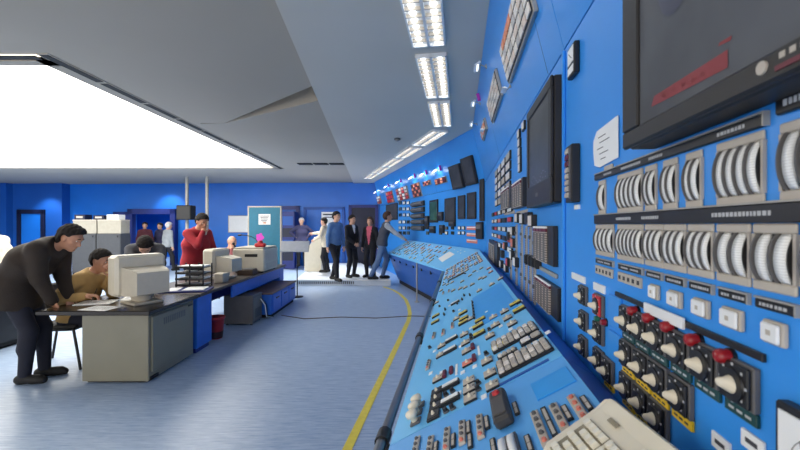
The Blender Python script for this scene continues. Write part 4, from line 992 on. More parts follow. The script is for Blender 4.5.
mb = MB(); mb.lathe([(.090, .012), (.0985, .10), (.0985, .101)], 20); part('base_band', mb, mat('bin_dark', (52, 22, 30), .5), o)

def crt(loc, rz, w, label, group=None, up=True):
    """CRT monitor; the screen looks to local -x"""
    o = thing('crt_monitor', label, 'monitor', group, T(*loc, rz)); h = w*.86; b = .09
    mb = MB(); mb.box(-.20, .0, -w/2, w/2, b, b+h, 0, .03); part('front_housing', mb, BEIGE, o)
    mb = MB(); mb.ring_loft([[(x, -ww, z0), (x, ww, z0), (x, ww, z1), (x, -ww, z1)] for x, ww, z0, z1 in ((-.02, w*.40, b+.01, b+h*.72), (.06, w*.38, b+.01, b+h*.70), (.20, w*.34, b+.02, b+h*.64), (.245, w*.32, b+.03, b+h*.60))], 0, False); part('rear_housing', mb, BEIGE2, o)
    mb = MB(); mb.box(-.203, -.199, -w*.42, w*.42, b+.07, b+h-.05); part('screen', mb, SCR, o)
    mb = MB(); mb.cyl((0, 0, .025), (0, 0, b+.02), .09, .12, 16); mb.box(-.16, .16, -.15, .15, 0, .03, 0, .01); part('stand', mb, BEIGE2, o)
    mb = MB()
    for k in range(7): mb.box(.03+.022*k, .042+.022*k, -w*.34, w*.34, b+h*.70-.0028*(k+1)-.004, b+h*.70-.0028*(k+1)+.0025)
    return o
crt((-2.79, 4.22, .73), -32, .50, 'cream tube monitor at the end of the grey desk facing the seated man')
crt((-2.80, 6.15, .73), -8, .44, 'cream tube monitor standing on the long desk behind the letter trays')
o = thing('desk_printer', 'large beige printer housing with dark slot at the end of the long desk', 'printer', M=T(-2.62, 7.2, .73))
mb = MB(); mb.box(-.32, .24, -.36, .40, .02, .42, 0, .02); part('body', mb, BEIGE, o)
mb = MB(); mb.box(-.30, .22, -.34, .38, .42, .445, 0, .01); part('lid', mb, BEIGE2, o)
mb = MB(); mb.box(-.10, .12, -.366, -.358, .28, .33); part('slot', mb, BLACK, o)
mb = MB(); mb.box(.238, .246, -.25, .30, .06, .16); part('paper_tray', mb, BEIGE2, o)
mb = MB()
for x in (-.27, .19):
    for y in (-.3, .34): mb.cyl((x, y, 0), (x, y, .022), .02, n=8)
part('foot', mb, BLACK_M, o)
o = thing('small_box', 'small dark brown box on the edge of the long desk', 'box', M=T(-2.56, 6.62, .73))
mb = MB(); mb.box(-.16, .10, -.11, .11, 0, .09, 0, .006); part('case', mb, mat('box_brown', (78, 62, 50), .5), o); mb = MB(); mb.box(-.15, .09, -.10, .10, .09, .10, 0, .003); part('lid', mb, GREYD, o)
o = thing('small_speaker', 'small beige speaker box in front of the tube monitor', 'speaker', M=T(-2.62, 5.72, .73))
mb = MB(); mb.box(-.07, .07, -.09, .09, 0, .14, 0, .012); part('case', mb, BEIGE2, o); mb = MB(); mb.box(-.05, .05, -.092, -.089, .03, .12); part('grille', mb, GREYB, o)
# microphone on the printer
o = thing('desk_microphone', 'black gooseneck microphone on a red base on the printer', 'microphone', M=T(-2.50, 6.98, 1.176))
mb = MB(); mb.box(-.09, .09, -.06, .06, 0, .07, 0, .02); mb.sphere((0, 0, .075), .05, 12, 6); part('base', mb, REDB, o)
mb = MB(); mb.tube([(-.04, 0, .07), (-.08, 0, .14), (-.16, -.01, .19), (-.26, -.02, .21), (-.33, -.02, .215)], .008, 6); part('gooseneck', mb, BLACK, o)
mb = MB(); mb.cyl((-.33, -.02, .215), (-.39, -.02, .213), .018, .016, 10); part('head', mb, BLACK, o)
# letter tray rack
o = thing('letter_rack', 'black letter tray rack holding white papers on the long desk', 'letter rack', M=T(-2.82, 5.35, .73))
mb = MB()
for x in (-.18, 0, .18):
    for y in (-.12, .12): mb.cyl((x, y, 0), (x, y, .31), .010, n=6)
part('upright', mb, BLACK, o)
for k in range(4):
    z = .02+k*.08
    mb = MB(); mb.box(-.19, .19, -.13, .13, z, z+.008); mb.box(-.19, .19, -.133, -.127, z, z+.028); part('tray', mb, BLACK, o)
for k in range(4):
    z = .029+k*.08; mb = MB(); mb.box(-.165, -.01, -.12, .11, z, z+.018); mb.box(.012, .165, -.115, .11, z, z+.012+.008*(k % 2))
    single('paper_stack', mb, PAPER, 'white papers in the black letter rack, %s tray from the bottom' % ORD[k], 'paper', 'papers in the letter rack', T(-2.82, 5.35, .73))
def sheet(x, y, z, w, d, rz, label, m=PAPER, th=.002, nm='paper_sheet', lines=True):
    mb = MB(); mb.box(-w/2, w/2, -d/2, d/2, 0, th)
    if lines:
        for k in range(8): mb.box(-w*.4, w*.4-(k % 3)*.02, d*.36-k*d*.09, d*.36-k*d*.09-.004, th, th+.0003, 1)
    return single(nm, mb, [m, INK], label, 'paper', M=T(x, y, z, rz))
o = thing('ring_binder', 'blue binder lying open with white pages on the long desk', 'binder', M=T(-2.72, 4.98, .73, 12))
mb = MB(); mb.box(-.28, .28, -.17, .17, 0, .022, 0, .003); part('cover', mb, mat('binder_blue', (24, 40, 110), .4), o)
mb = MB(); mb.box(-.02, .23, -.14, .13, .022, .03); mb.box(-.22, -.08, -.12, .13, .022, .026); part('page', mb, PAPER, o)
sheet(-3.28, 4.22, .73, .34, .24, 15, 'white papers on the grey desk under the writing hand', th=.006)
sheet(-3.02, 3.93, .73, .30, .21, -8, 'white sheet at the front edge of the grey desk')
sheet(-3.08, 4.52, .73, .21, .30, 20, 'white sheet behind the papers of the seated man')
mb = MB(); mb.cyl((0, 0, 0), (.02, .05, .13), .004, .003, 6); single('pen', mb, BLACK, 'black pen in the hand of the seated man', 'pen', M=T(-3.36, 4.25, .742))

def chair(loc, rz, label, fab, leg=BLACK, cant=True):
    o = thing('office_chair', label, 'chair', None, T(*loc, rz))
    mb = MB(); mb.box(-.22, .22, -.22, .22, .43, .475, 0, .02); part('seat', mb, fab, o)
    mb = MB(); mb.box(-.25, -.21, -.21, .21, .56, .90, 0, .018); part('backrest', mb, fab, o)
    for y in (-.22, .22):
        mb = MB(); mb.tube([(.20, y, .44), (.27, y, .0)], .014, 8); part('leg', mb, leg, o)
        mb = MB(); mb.tube([(-.24, y, .88), (-.23, y, .46), (-.30, y, .0)], .014, 8); part('leg', mb, leg, o)
    mb = MB(); mb.tube([(-.22, -.22, .435), (.2, -.22, .435), (.2, .22, .435), (-.22, .22, .435)], .013, 8); part('seat_frame', mb, leg, o)
    return o
chair((-3.77, 4.42, 0), 8, 'black framed visitor chair under the seated man at the grey desk', BLACK_M)
chair((-3.62, 5.62, 0), 60, 'dark blue office chair beside the man in the red sweater', mat('chair_navy', (28, 44, 84), .7))
chair((-3.62, 8.02, 0), -15, 'tan office chair holding the older man on the phone', mat('chair_tan', (190, 170, 140), .6))
chair((-6.6, 6.35, 0), 180, 'dark chair of the person in the cream jacket at the frame edge', BLACK_M)
o = thing('dark_cabinet', 'dark low cabinet behind the man in the brown jacket', 'cabinet', M=T(-5.35, 4.95, 0))
mb = MB(); mb.box(-.5, .32, -.3, .3, .03, .68, 0, .01); part('body', mb, BLACK_M, o)
mb = MB(); mb.box(-.52, .34, -.32, .32, .68, .71, 0, .006); part('top', mb, BLACK, o)
mb = MB(); mb.box(.32, .33, -.25, .25, .08, .64, 0, .003); part('door', mb, BLACK, o)
mb = MB(); mb.box(-.45, .28, -.26, .26, 0, .03); part('plinth', mb, BLACK_M, o)

# gray cabinets with white boxes at the back
CG = mat('cabinet_grey', (66, 68, 72), .5)
for i in range(2):
    x0 = -10.35+i*.78
    o = thing('steel_cabinet', 'grey steel cabinet by the back wall, %s from the blue door' % ORD[i], 'cabinet', 'grey steel cabinets', T(x0+.38, 12.5, 0))
    mb = MB(); mb.box(-.38, .38, -.2, .25, .06, 1.30, 0, .005); part('body', mb, CG, o)
    mb = MB(); mb.box(-.36, .36, -.2, .22, 0, .06); part('plinth', mb, BLACK_M, o)
    mb = MB(); mb.box(-.365, .365, -.215, -.2, .09, 1.28, 0, .004); dd = part('door', mb, CG, o)
    mb = MB(); mb.box(.28, .31, -.235, -.215, 1.18, 1.24, 0, .004); part('handle', mb, BLACK, dd)
for i in range(2):
    o = thing('storage_box', 'white box on top of the grey cabinets, %s from the blue door' % ORD[i], 'box', 'white boxes on the cabinets', T(-9.96+i*.78, 12.5, 1.30))
    mb = MB(); mb.box(-.37, .37, -.19, .22, 0, .40, 0, .008); part('body', mb, mat('box_card', (160, 154, 140), .6), o)
    mb = MB(); mb.box(-.375, .375, -.2, .23, .40, .44, 0, .006); part('lid', mb, GREYB, o)
for i, (x, m, w, h) in enumerate(((-10.15, NAVY_DK, .34, .16), (-9.55, NAVY_DK, .34, .14), (-9.1, PAPER, .38, .16))):
    o = thing('file_box', ('white' if m is PAPER else 'dark blue')+' file box on the white boxes, %s from the blue door' % ORD[i], 'box', 'file boxes', T(x, 12.5, 1.74))
    mb = MB(); mb.box(-w/2, w/2, -.15, .15, 0, h, 0, .006); part('body', mb, m, o); mb = MB(); mb.box(-w*.3, w*.3, -.153, -.15, h*.3, h*.7); part('tag', mb, GREYB, o)
# speaker on the pole
o = thing('loudspeaker', 'black loudspeaker fixed to the thin white column', 'speaker', M=T((187.5-400)/FPX*13.05, 13.02, 1.98))
mb = MB(); mb.box(-.24, .24, -.22, .11, -.24, .24, 0, .012); part('cabinet', mb, BLACK_M, o); mb = MB(); mb.box(-.21, .21, -.228, -.22, -.21, .21, 0, .003); part('grille', mb, BLACK, o)
# teal partition with notice
o = thing('partition', 'teal standing partition with a white notice near the gooseneck microphone', 'partition', M=T(-3.22, 9.3, 0))
mb = MB(); mb.box(-.37, .37, -.03, .03, .05, 1.99, 0, .004); part('panel', mb, TEAL, o)
mb = MB(); mb.box(-.40, -.37, -.035, .035, 0, 2.0); mb.box(.37, .40, -.035, .035, 0, 2.0); mb.box(-.40, .40, -.035, .035, 1.99, 2.02); part('frame', mb, GREYB, o)
for x in (-.38, .38):
    mb = MB(); mb.box(x-.02, x+.02, -.2, .2, 0, .03, 0, .004); part('foot', mb, GREYD, o)
mb = MB(); mb.box(-.16, .12, -.034, -.031, 1.58, 1.83)
for k in range(5): mb.box(-.13+.01*k, .09-.015*k, -.0345, -.034, 1.79-k*.035, 1.775-k*.035, 1)
mb.box(-.05, .02, -.0345, -.034, 1.60, 1.63, 2)
single('notice', mb, [PAPER, INK, ORANGE], 'white notice sheet pinned on the teal partition', 'notice', M=T(-3.2, 9.3, 0))
mb = MB(); vs = [(.09*math.cos(t)*(1+.15*math.cos(5*t)), -.033, 1.27+.10*math.sin(t)*(1+.15*math.cos(5*t))) for t in [2*PI*k/30 for k in range(30)]]
mb.add(vs+[(x, -.031, z) for x, _, z in vs], [tuple(range(30)), tuple(range(30, 60))[::-1]]+[(i, (i+1) % 30, 30+(i+1) % 30, 30+i) for i in range(30)])
single('sticker', mb, MAGENTA, 'magenta sticker low on the teal partition', 'sticker', M=T(-3.33, 9.3, 0))
# tall navy rack beside the partition
o = thing('equipment_rack', 'tall dark blue rack beside the teal partition', 'rack', M=T(-2.88+.35, 9.9+1.6, 0))
o.location = (-4.0, 14.2, 0); WM[o.name] = T(-4.0, 14.2, 0)
mb = MB(); mb.box(-.24, .24, -.3, .3, 0, 2.05, 0, .01); part('body', mb, NAVY, o)
for k in range(4):
    mb = MB(); mb.box(-.19, .19, -.312, -.3, .3+k*.42, .62+k*.42, 0, .003); part('drawer', mb, BLUE_WALL_D if k % 2 else NAVY_DK, o)
# reading stand
o = thing('reading_stand', 'grey slanted reading stand on a thin black pole', 'stand', M=T(-2.24, 8.5, 0))
mb = MB(); mb.lathe([(.13, 0), (.13, .015), (.03, .03)], 18); part('base', mb, BLACK, o)
mb = MB(); mb.cyl((0, 0, .02), (0, 0, 1.05), .013, n=8); part('pole', mb, BLACK, o)
mb = MB(); mb.box(-.36, .26, -.012, .012, -.13, .13, 0, .006); part('board', mb, mat('stand_grey', (150, 156, 168), .35), o, Matrix.Translation((0, 0, 1.1)) @ Matrix.Rotation(math.radians(-28), 4, 'X'))
# cream lectern on the platform
o = thing('cream_desk', 'cream sloping sided desk on the platform by the pale door', 'desk', M=T(-2.72, 12.3, .15))
mb = MB(); mb.prism([(-.22, 0), (.30, 0), (.30, 1.02), (.10, 1.02), (-.22, .60)], -.3, .3, 0, Matrix.Rotation(-PI/2, 4, 'Z') @ Matrix.Diagonal((1, 1, 1, 1))); part('body', mb, BEIGE, o)
mb = MB(); mb.box(.08, .34, -.32, .32, 1.02, 1.05, 0, .006); part('top', mb, WHITE, o)

# ------------------------------------------------------------------ people: smooth signed-distance bodies turned into meshes
class Sdf:
    def __init__(s, lo, hi, h):
        s.lo = np.array(lo, float); s.h = h
        s.n = np.maximum(((np.array(hi)-s.lo)/h).astype(int)+2, 4)
        s.F = np.full(s.n, .3, np.float32)
    def _sub(s, lo, hi):
        a = np.clip(np.floor((np.array(lo)-s.lo)/s.h).astype(int), 0, s.n-1); b = np.clip(np.ceil((np.array(hi)-s.lo)/s.h).astype(int)+1, 1, s.n)
        if (b <= a).any(): return None, None
        ax = [s.lo[i]+s.h*np.arange(a[i], b[i]) for i in range(3)]
        return tuple(slice(a[i], b[i]) for i in range(3)), np.stack(np.meshgrid(*ax, indexing='ij'), -1)
    def blend(s, sl, d, k):
        F = s.F[sl]; d = d.astype(np.float32)
        if k > 0: hh = np.maximum(k-np.abs(F-d), 0)/k; s.F[sl] = np.minimum(F, d)-hh*hh*k*.25
        else: s.F[sl] = np.minimum(F, d)
    def cap(s, a, b, ra, rb, k=.03, e=None, w=1.0):
        a, b = np.array(a, float), np.array(b, float); R = max(ra, rb)*max(w, 1)+k+2*s.h
        sl, P = s._sub(np.minimum(a, b)-R, np.maximum(a, b)+R)
        if sl is None: return
        s.blend(sl, capd(P, a, b, ra, rb, e, w), k)
    def ell(s, c, r, B=None, k=.03):
        c = np.array(c, float); R = max(r)+k+2*s.h
        sl, P = s._sub(c-R, c+R)
        if sl is None: return
        s.blend(sl, elld(P, c, r, B), k)
    def grid(s):
        return np.stack(np.meshgrid(*[s.lo[i]+s.h*np.arange(s.n[i]) for i in range(3)], indexing='ij'), -1)
    def cut(s, p, nrm):      # keep the side where (x-p).n < 0
        P = s.grid(); s.F = np.maximum(s.F, ((P-np.array(p)) @ np.array(nrm)).astype(np.float32))
    def mesh(s):
        F = s.F; F[[0, -1]] = .3; F[:, [0, -1]] = .3; F[:, :, [0, -1]] = .3
        S = F < 0; n = s.n-1
        co = [(i, j, k) for i in (0, 1) for j in (0, 1) for k in (0, 1)]
        sub_ = lambda A, o: A[o[0]:o[0]+n[0], o[1]:o[1]+n[1], o[2]:o[2]+n[2]]
        cnt = sum(sub_(S, o).astype(np.int8) for o in co); mask = (cnt > 0) & (cnt < 8)
        cells = np.argwhere(mask)
        if not len(cells): return np.zeros((0, 3)), np.zeros((0, 4), int)
        idx = np.full(n, -1, int); idx[mask] = np.arange(len(cells))
        val = {o: F[cells[:, 0]+o[0], cells[:, 1]+o[1], cells[:, 2]+o[2]] for o in co}
        pos = np.zeros((len(cells), 3)); num = np.zeros(len(cells))
        for o in co:
            for ax in range(3):
                if o[ax]: continue
                q = list(o); q[ax] = 1; fa, fb = val[o], val[tuple(q)]; x = (fa < 0) != (fb < 0)
                t = np.where(x, fa/np.where(x, fa-fb, 1), 0)
                p = np.tile(np.array(o, float), (len(cells), 1)); p[:, ax] += t
                pos += p*x[:, None]; num += x
        V = s.lo+s.h*(cells+pos/num[:, None])
        Q = []
        for ax in range(3):
            b, c = (ax+1) % 3, (ax+2) % 3
            A0 = S.take(range(0, S.shape[ax]-1), ax); A1 = S.take(range(1, S.shape[ax]), ax)
            E = np.argwhere(A0 != A1); E = E[(E[:, b] > 0) & (E[:, c] > 0) & (E[:, b] < n[b]) & (E[:, c] < n[c])]
            flip = A0[E[:, 0], E[:, 1], E[:, 2]]
            def at(db, dc):
                q = E.copy(); q[:, b] += db; q[:, c] += dc; return idx[q[:, 0], q[:, 1], q[:, 2]]
            q = np.stack([at(-1, -1), at(0, -1), at(0, 0), at(-1, 0)], 1); q[~flip] = q[~flip][:, ::-1]; Q.append(q)
        return V, np.concatenate(Q)
def capd(P, a, b, ra, rb, e=None, w=1.0):
    q = P-a; d = b-a
    if e is not None and w != 1: e = np.array(e, float); q = q-(q @ e)[..., None]*e*(1-1/w); d = d-e*(d @ e)*(1-1/w)
    L = max(float(d @ d), 1e-9); t = np.clip((q @ d)/L, 0, 1)
    return np.linalg.norm(q-t[..., None]*d, axis=-1)-(ra+(rb-ra)*t)
def elld(P, c, r, B=None):
    q = P-c
    if B is not None: q = q @ np.array(B).T
    r = np.array(r); k0 = np.linalg.norm(q/r, axis=-1); k1 = np.linalg.norm(q/r**2, axis=-1)
    return k0*(k0-1)/np.maximum(k1, 1e-6)
def np_mesh(name, V, Q, mats, mi=None):
    me = bpy.data.meshes.new(name); me.vertices.add(len(V)); me.vertices.foreach_set('co', np.ascontiguousarray(V, np.float32).ravel())
    me.loops.add(len(Q)*4); me.loops.foreach_set('vertex_index', np.ascontiguousarray(Q, np.int32).ravel())
    me.polygons.add(len(Q)); me.polygons.foreach_set('loop_start', np.arange(0, len(Q)*4, 4, dtype=np.int32))
    for m in mats: me.materials.append(m)
    if mi is not None: me.polygons.foreach_set('material_index', mi.astype(np.int32))
    me.polygons.foreach_set('use_smooth', np.ones(len(Q), bool)); me.update(calc_edges=True); me.validate(); return me
unit = lambda v: np.array(v, float)/max(np.linalg.norm(v), 1e-9)
def ik(a, t, l1, l2, pole):
    a, t = np.array(a, float), np.array(t, float); d = t-a; L = np.linalg.norm(d); u = d/L; L = min(L, (l1+l2)*.995); t = a+u*L
    x = (l1*l1-l2*l2+L*L)/(2*L); h = math.sqrt(max(l1*l1-x*x, 0)); p = np.array(pole, float); p = unit(p-u*(p @ u))
    return a+u*x+p*h, t
def dirp(deg, yaw=0):      # pitched-forward up vector in the person's frame
    r = math.radians(deg); y = math.radians(yaw); return np.array([math.sin(r)*math.cos(y), math.sin(r)*math.sin(y), math.cos(r)])
SKINM = mat('skin', (206, 158, 132), .5, var=.05, scale=14); SKIN2 = mat('skin_tan', (186, 134, 106), .5, var=.05, scale=14)
EYEW = mat('eye_white', (226, 222, 216), .3); LIPM = mat('lip', (158, 92, 84), .5)
def cloth(name, rgb, rough=.85): return mat(name, rgb, rough, var=.12, scale=9, bump=.25, bscale=70)
def person(label, at, yaw, H=1.75, res=.012, pelvis=(0, .93), lean=(3, 5), twist=0, head=(0, 0), nod=None, hands=None, feet=None, toes=(10, -10), girth=1.0,
           top=None, sleeve=None, front=None, pants=None, shoe=BLACK_M, hair=None, skin=None, hairkind='short', loose=.012, hem=.03, curl=.5, polearm=((-.6, .5, -.5), (-.6, -.5, -.5)), palms=((0, -1, 0), (0, 1, 0)), glasses=False, base=0.0):
    skin = skin or SKINM; k = H/1.75; rt = thing('person', label, 'person', None, T(at[0], at[1], base, yaw))
    pc = np.array([pelvis[0], 0, pelvis[1]]); g = girth
    up0, up1, up2 = dirp(lean[0]*.5), dirp(lean[0]), dirp(lean[1])
    waist = pc+up0*.12*k; chest = waist+unit(up1+up2)*.17*k; neckb = chest+up2*.235*k
    ty = math.radians(twist); lat = np.array([-math.sin(ty), math.cos(ty), 0]); lat0 = np.array([0, 1, 0.])
    sh = neckb-up2*.055*k; S = [sh+lat*.175*k*g**.5, sh-lat*.175*k*g**.5]; HP = [pc+lat0*.09*k-np.array([0, 0, .02]), pc-lat0*.09*k-np.array([0, 0, .02])]
    hp, hy = head; nd = unit(dirp((lean[1]+hp)*.5 if nod is None else nod, 0)); neckt = neckb+nd*.085*k
    hyr = math.radians(hy); hpr = math.radians(hp)
    hu = np.array([math.sin(hpr)*math.cos(hyr), math.sin(hpr)*math.sin(hyr), math.cos(hpr)]); hf = np.array([math.cos(hpr)*math.cos(hyr), math.cos(hpr)*math.sin(hyr), -math.sin(hpr)]); hl = np.cross(hu, hf)
    hc = neckt+hu*.085*k+hf*.022*k; HB = np.stack([hf, hl, hu])
    hd = lambda x, y, z: hc+(hf*x+hl*y+hu*z)*k
    hands = hands or [(0.05, .26, .82), (0.05, -.26, .82)]; feet = feet or [(0, .11), (0, -.11)]
    el, wr, kn, an = [], [], [], []
    for i in (0, 1):
        e_, w_ = ik(S[i], hands[i], .285*k, .255*k, polearm[i]); el.append(e_); wr.append(w_)
        f = feet[i]; ft = np.array([f[0], f[1], (f[2] if len(f) > 2 else 0)+.085*k]); kk_, a_ = ik(HP[i], ft, .43*k, .42*k, (1, .05*(1-2*i), 0)); kn.append(kk_); an.append(a_)
    allp = np.array([pc, waist, neckb, hc, *S, *el, *wr, *kn, *an]); lo, hi = allp.min(0)-.26, allp.max(0)+.26
    lo[2] = min(lo[2], -.03)
    def torso(s, inf):
        s.cap(HP[0], HP[1], (.098+inf)*k*g**.5, (.098+inf)*k*g**.5, .04)
        s.cap(pc, waist, (.108*g+inf)*k, (.103*g+inf)*k, .05, lat0, 1.35); s.cap(waist, chest, (.104*g+inf)*k, (.118*g+inf)*k, .05, lat, 1.38)
        s.cap(chest, neckb-up2*.07*k, (.118*g+inf)*k, (.088+inf)*k, .05, lat, 1.5)
        s.cap(S[0]*.86+S[1]*.14, S[1]*.86+S[0]*.14, (.062+inf)*k, (.062+inf)*k, .05)
        s.cap(neckb-up2*.06*k, neckb+nd*.02*k, (.075+inf)*k, (.058+inf)*k, .05, lat, 1.2)
    def arms(s, inf, end=1.0):
        for i in (0, 1):
            s.cap(S[i], el[i], (.055*g**.5+inf)*k, (.044+inf)*k, .035); s.cap(el[i], el[i]+(wr[i]-el[i])*end, (.044+inf)*k, (.030+inf*.9)*k, .025)
    def legs(s, inf, end=1.0):
        for i in (0, 1):
            s.cap(HP[i], kn[i], (.086*g**.5+inf)*k, (.056+inf)*k, .04); s.cap(kn[i], kn[i]+(an[i]-kn[i])*end, (.056+inf)*k, (.040+inf)*k, .03)
            s.cap(kn[i], kn[i]*.6+an[i]*.4-np.array([.02, 0, 0]), (.05+inf)*k, (.052+inf)*k, .03)
    # body
    b = Sdf(lo, hi, res); torso(b, -.016); arms(b, -.004); legs(b, -.014)
    b.cap(neckb-up2*.03*k, neckt+hu*.03*k, .056*k*g**.3, .052*k, .025)
    b.ell(hd(-.008, 0, .018), np.array([.098, .077, .100])*k, HB, .02); b.ell(hd(.022, 0, -.055), np.array([.066, .058, .068])*k, HB, .03)
    b.cap(hd(.064, .012, -.103), hd(.064, -.012, -.103), .018*k, .018*k, .03); b.cap(hd(.080, .03, .032), hd(.080, -.03, .032), .013*k, .013*k, .02)
    b.cap(hd(.088, 0, .015), hd(.108, 0, -.030), .008*k, .0135*k, .012); b.cap(hd(.094, .010, -.036), hd(.094, -.010, -.036), .010*k, .010*k, .01)
    b.cap(hd(.060, .045, -.02), hd(.060, -.045, -.02), .018*k, .018*k, .02)
    b.cap(hd(.082, .016, -.066), hd(.082, -.016, -.066), .0085*k, .0085*k, .012)
    for q in (1, -1): b.ell(hd(-.008, .078*q, -.012), np.array([.020, .010, .032])*k, HB, .012)
    for i in (0, 1):
        fd = unit(wr[i]-el[i]); pn = np.array(palms[i], float); pn = unit(pn-fd*(pn @ fd)); sd = np.cross(fd, pn)*(1 if i == 0 else -1)
        rr = max(.0085*k, .62*res)
        b.cap(wr[i], wr[i]+fd*.02*k, .028*k, .03*k, .015)
        b.cap(wr[i]+fd*.03*k-sd*.016*k, wr[i]+fd*.075*k-sd*.022*k, .016*k, .013*k, .015); b.cap(wr[i]+fd*.03*k+sd*.016*k, wr[i]+fd*.075*k+sd*.022*k, .018*k, .013*k, .015)
        b.cap(wr[i]+fd*.03*k, wr[i]+fd*.08*k, .017*k, .014*k, .015)
        for j, (off, ln) in enumerate(((-.033, .058), (-.011, .074), (.011, .08), (.033, .072))):
            p = wr[i]+fd*.085*k+sd*off*k*.95; cc = curl
            for a_, l_ in ((cc*.5, .45), (cc*1.4, .32), (cc*2.1, .25)):
                q = p+(fd*math.cos(a_)+pn*math.sin(a_)+sd*off*2)*ln*k*l_; b.cap(p, q, rr, rr*.92, .004); p = q
        t0 = wr[i]+fd*.025*k+sd*.03*k; t1 = t0+(fd*.6+sd*.75+pn*.25)*.04*k; t2 = t1+(fd*.9+sd*.15+pn*.4)*.032*k
        b.cap(t0, t1, .013*k, rr*1.15, .01); b.cap(t1, t2, rr*1.1, rr, .004)
    V, Q = b.mesh(); part('body', np_mesh('body', V, Q, [skin]), None, rt)
    # top garment
    tp = Sdf(lo, hi, res); torso(tp, loose)
    if hem > 0: tp.cap(pc, pc-np.array([0, 0, hem])*k, (.118*g+loose)*k, (.122*g+loose)*k, .04, lat0, 1.4)
    tp.cap(neckb-up2*.02*k, neckb+nd*.03*k, .066*k, .064*k, .02)
    tp.cut(neckb+nd*.032*k, nd); tp.cut(pc-up0*(hem+.035)*k, -up0); arms(tp, loose*.8, .97)
    V, Q = tp.mesh(); C = V[Q].mean(1); mi = np.zeros(len(Q), int); ms = [top]
    if sleeve is not None:
        da = np.min([np.minimum(capd(C, S[i], el[i], .055*k, .044*k), capd(C, el[i], wr[i], .044*k, .03*k)) for i in (0, 1)], 0)
        side = np.abs((C-sh) @ lat); mi[(da < .03) & (side > .165*k)] = len(ms); ms.append(sleeve)
        f_ = np.array([side_ for side_ in side])
    if front is not None:
        fw = np.cross(lat, up2); z = (C-pc) @ up2; sd_ = np.abs((C-pc) @ lat); dep = (C-(pc+up1*.2)) @ fw
        mi[(dep > .02) & (sd_ < front[1]*k*np.clip((z/k-front[2])/(.50-front[2]), 0, 1)**.7) & (np.abs((C-sh) @ lat) < .13*k)] = len(ms); ms.append(front[0])
    part('top', np_mesh('top', V, Q, ms, mi), None, rt).name = 'upper_clothing' if 'upper_clothing' not in bpy.data.objects else 'upper_clothing.%03d' % len([o for o in bpy.data.objects if o.name.startswith('upper_clothing')])
    # trousers
    tr = Sdf(lo, hi, res); tr.cap(HP[0], HP[1], .106*k*g**.5, .106*k*g**.5, .04); tr.cap(pc-np.array([0, 0, .01]), pc+up0*.09*k, (.112*g)*k, (.108*g)*k, .05, lat0, 1.35); legs(tr, .012, .98)
    tr.cut(pc+up0*.09*k, up0); V, Q = tr.mesh(); part('trousers', np_mesh('trousers', V, Q, [pants]), None, rt)
    for i in (0, 1):
        ta = math.radians(toes[i]); fd = np.array([math.cos(ta), math.sin(ta), 0]); a_ = an[i]; fz = a_[2]-.085*k
        s_ = Sdf(a_-.25, a_+.25, max(res*.8, .008)); c0 = np.array([a_[0], a_[1], fz+.04*k]); sdv = np.array([-fd[1], fd[0], 0])
        s_.cap(c0-fd*.045*k, c0+fd*.13*k, .043*k, .042*k, .02, sdv, 1.05); s_.cap(c0+fd*.09*k-np.array([0, 0, .008]), c0+fd*.165*k-np.array([0, 0, .012]), .042*k, .034*k, .02, sdv, 1.12); s_.cap(c0-fd*.02*k, a_+np.array([0, 0, .01]), .044*k, .043*k, .02)
        s_.cut((0, 0, fz), (0, 0, -1)); V, Q = s_.mesh(); part('shoe', np_mesh('shoe', V, Q, [shoe]), None, rt)
    # hair
    if hair is not None:
        hs = Sdf(hc-.22, hc+.22, min(res, .008)); th = .020 if hairkind != 'fringe' else .006
        hs.ell(hd(-.012, 0, .022), np.array([.100+th, .080+th, .101+th])*k, HB, .01)
        if hairkind == 'long': hs.cap(hd(-.05, .03, -.05), hd(-.05, .04, -.15), .055*k, .03*k, .03); hs.cap(hd(-.05, -.03, -.05), hd(-.05, -.04, -.15), .055*k, .03*k, .03)
        elif hairkind == 'shaggy': hs.cap(hd(-.06, .03, -.04), hd(-.075, .02, -.10), .05*k, .03*k, .02); hs.cap(hd(-.06, -.03, -.04), hd(-.075, -.02, -.10), .05*k, .03*k, .02); hs.cap(hd(.05, .03, .10), hd(.05, -.03, .10), .03*k, .03*k, .02)
        P = hs.grid(); q = (P-hc) @ HB.T/k
        c1 = np.interp(q[..., 0], [-.13, -.05, -.03, .012, .03, .08, .13], [-.10, -.092, -.04, -.035, .045, .084, .10])-q[..., 2]
        if hairkind == 'fringe': c1 = np.maximum(np.maximum(q[..., 2]-.035, -(q[..., 2]+.075)), q[..., 0]-.0)
        c2 = np.full(q.shape[:3], -1.0)
        ear = .045-np.sqrt((q[..., 0]+.002)**2+(q[..., 2]+.016)**2); ear = np.where(np.abs(q[..., 1]) > .05, ear, -1)
        lump = .006*np.sin(q[..., 0]*150+np.sin(q[..., 1]*90)*2)*np.sin(q[..., 1]*170)
        hs.F = np.maximum.reduce([hs.F+lump*k, c1*k, c2*k, (ear if hairkind != 'long' else ear-1)*k]).astype(np.float32); V, Q = hs.mesh()
        if len(V): part('hair', np_mesh('hair', V, Q, [hair]), None, rt)
    if res < .0125:
        for q in (1, -1):
            mb = MB(); mb.sphere(hd(.0765, .030*q, .010), .010*k, 12, 8, 0); mb.sphere(hd(.0835, .030*q, .009), .0045*k, 8, 6, 1); part('eye', mb, [EYEW, BLACK], rt)
            if hair is not None: mb = MB(); mb.tube([hd(.090, .046*q, .033), hd(.094, .03*q, .037), hd(.096, .014*q, .033)], .0035*k, 6); part('eyebrow', mb, hair, rt)
        mb = MB(); mb.tube([hd(.086, .019, -.066), hd(.0915, 0, -.064), hd(.086, -.019, -.066)], .0032*k, 6); part('mouth', mb, LIPM, rt)
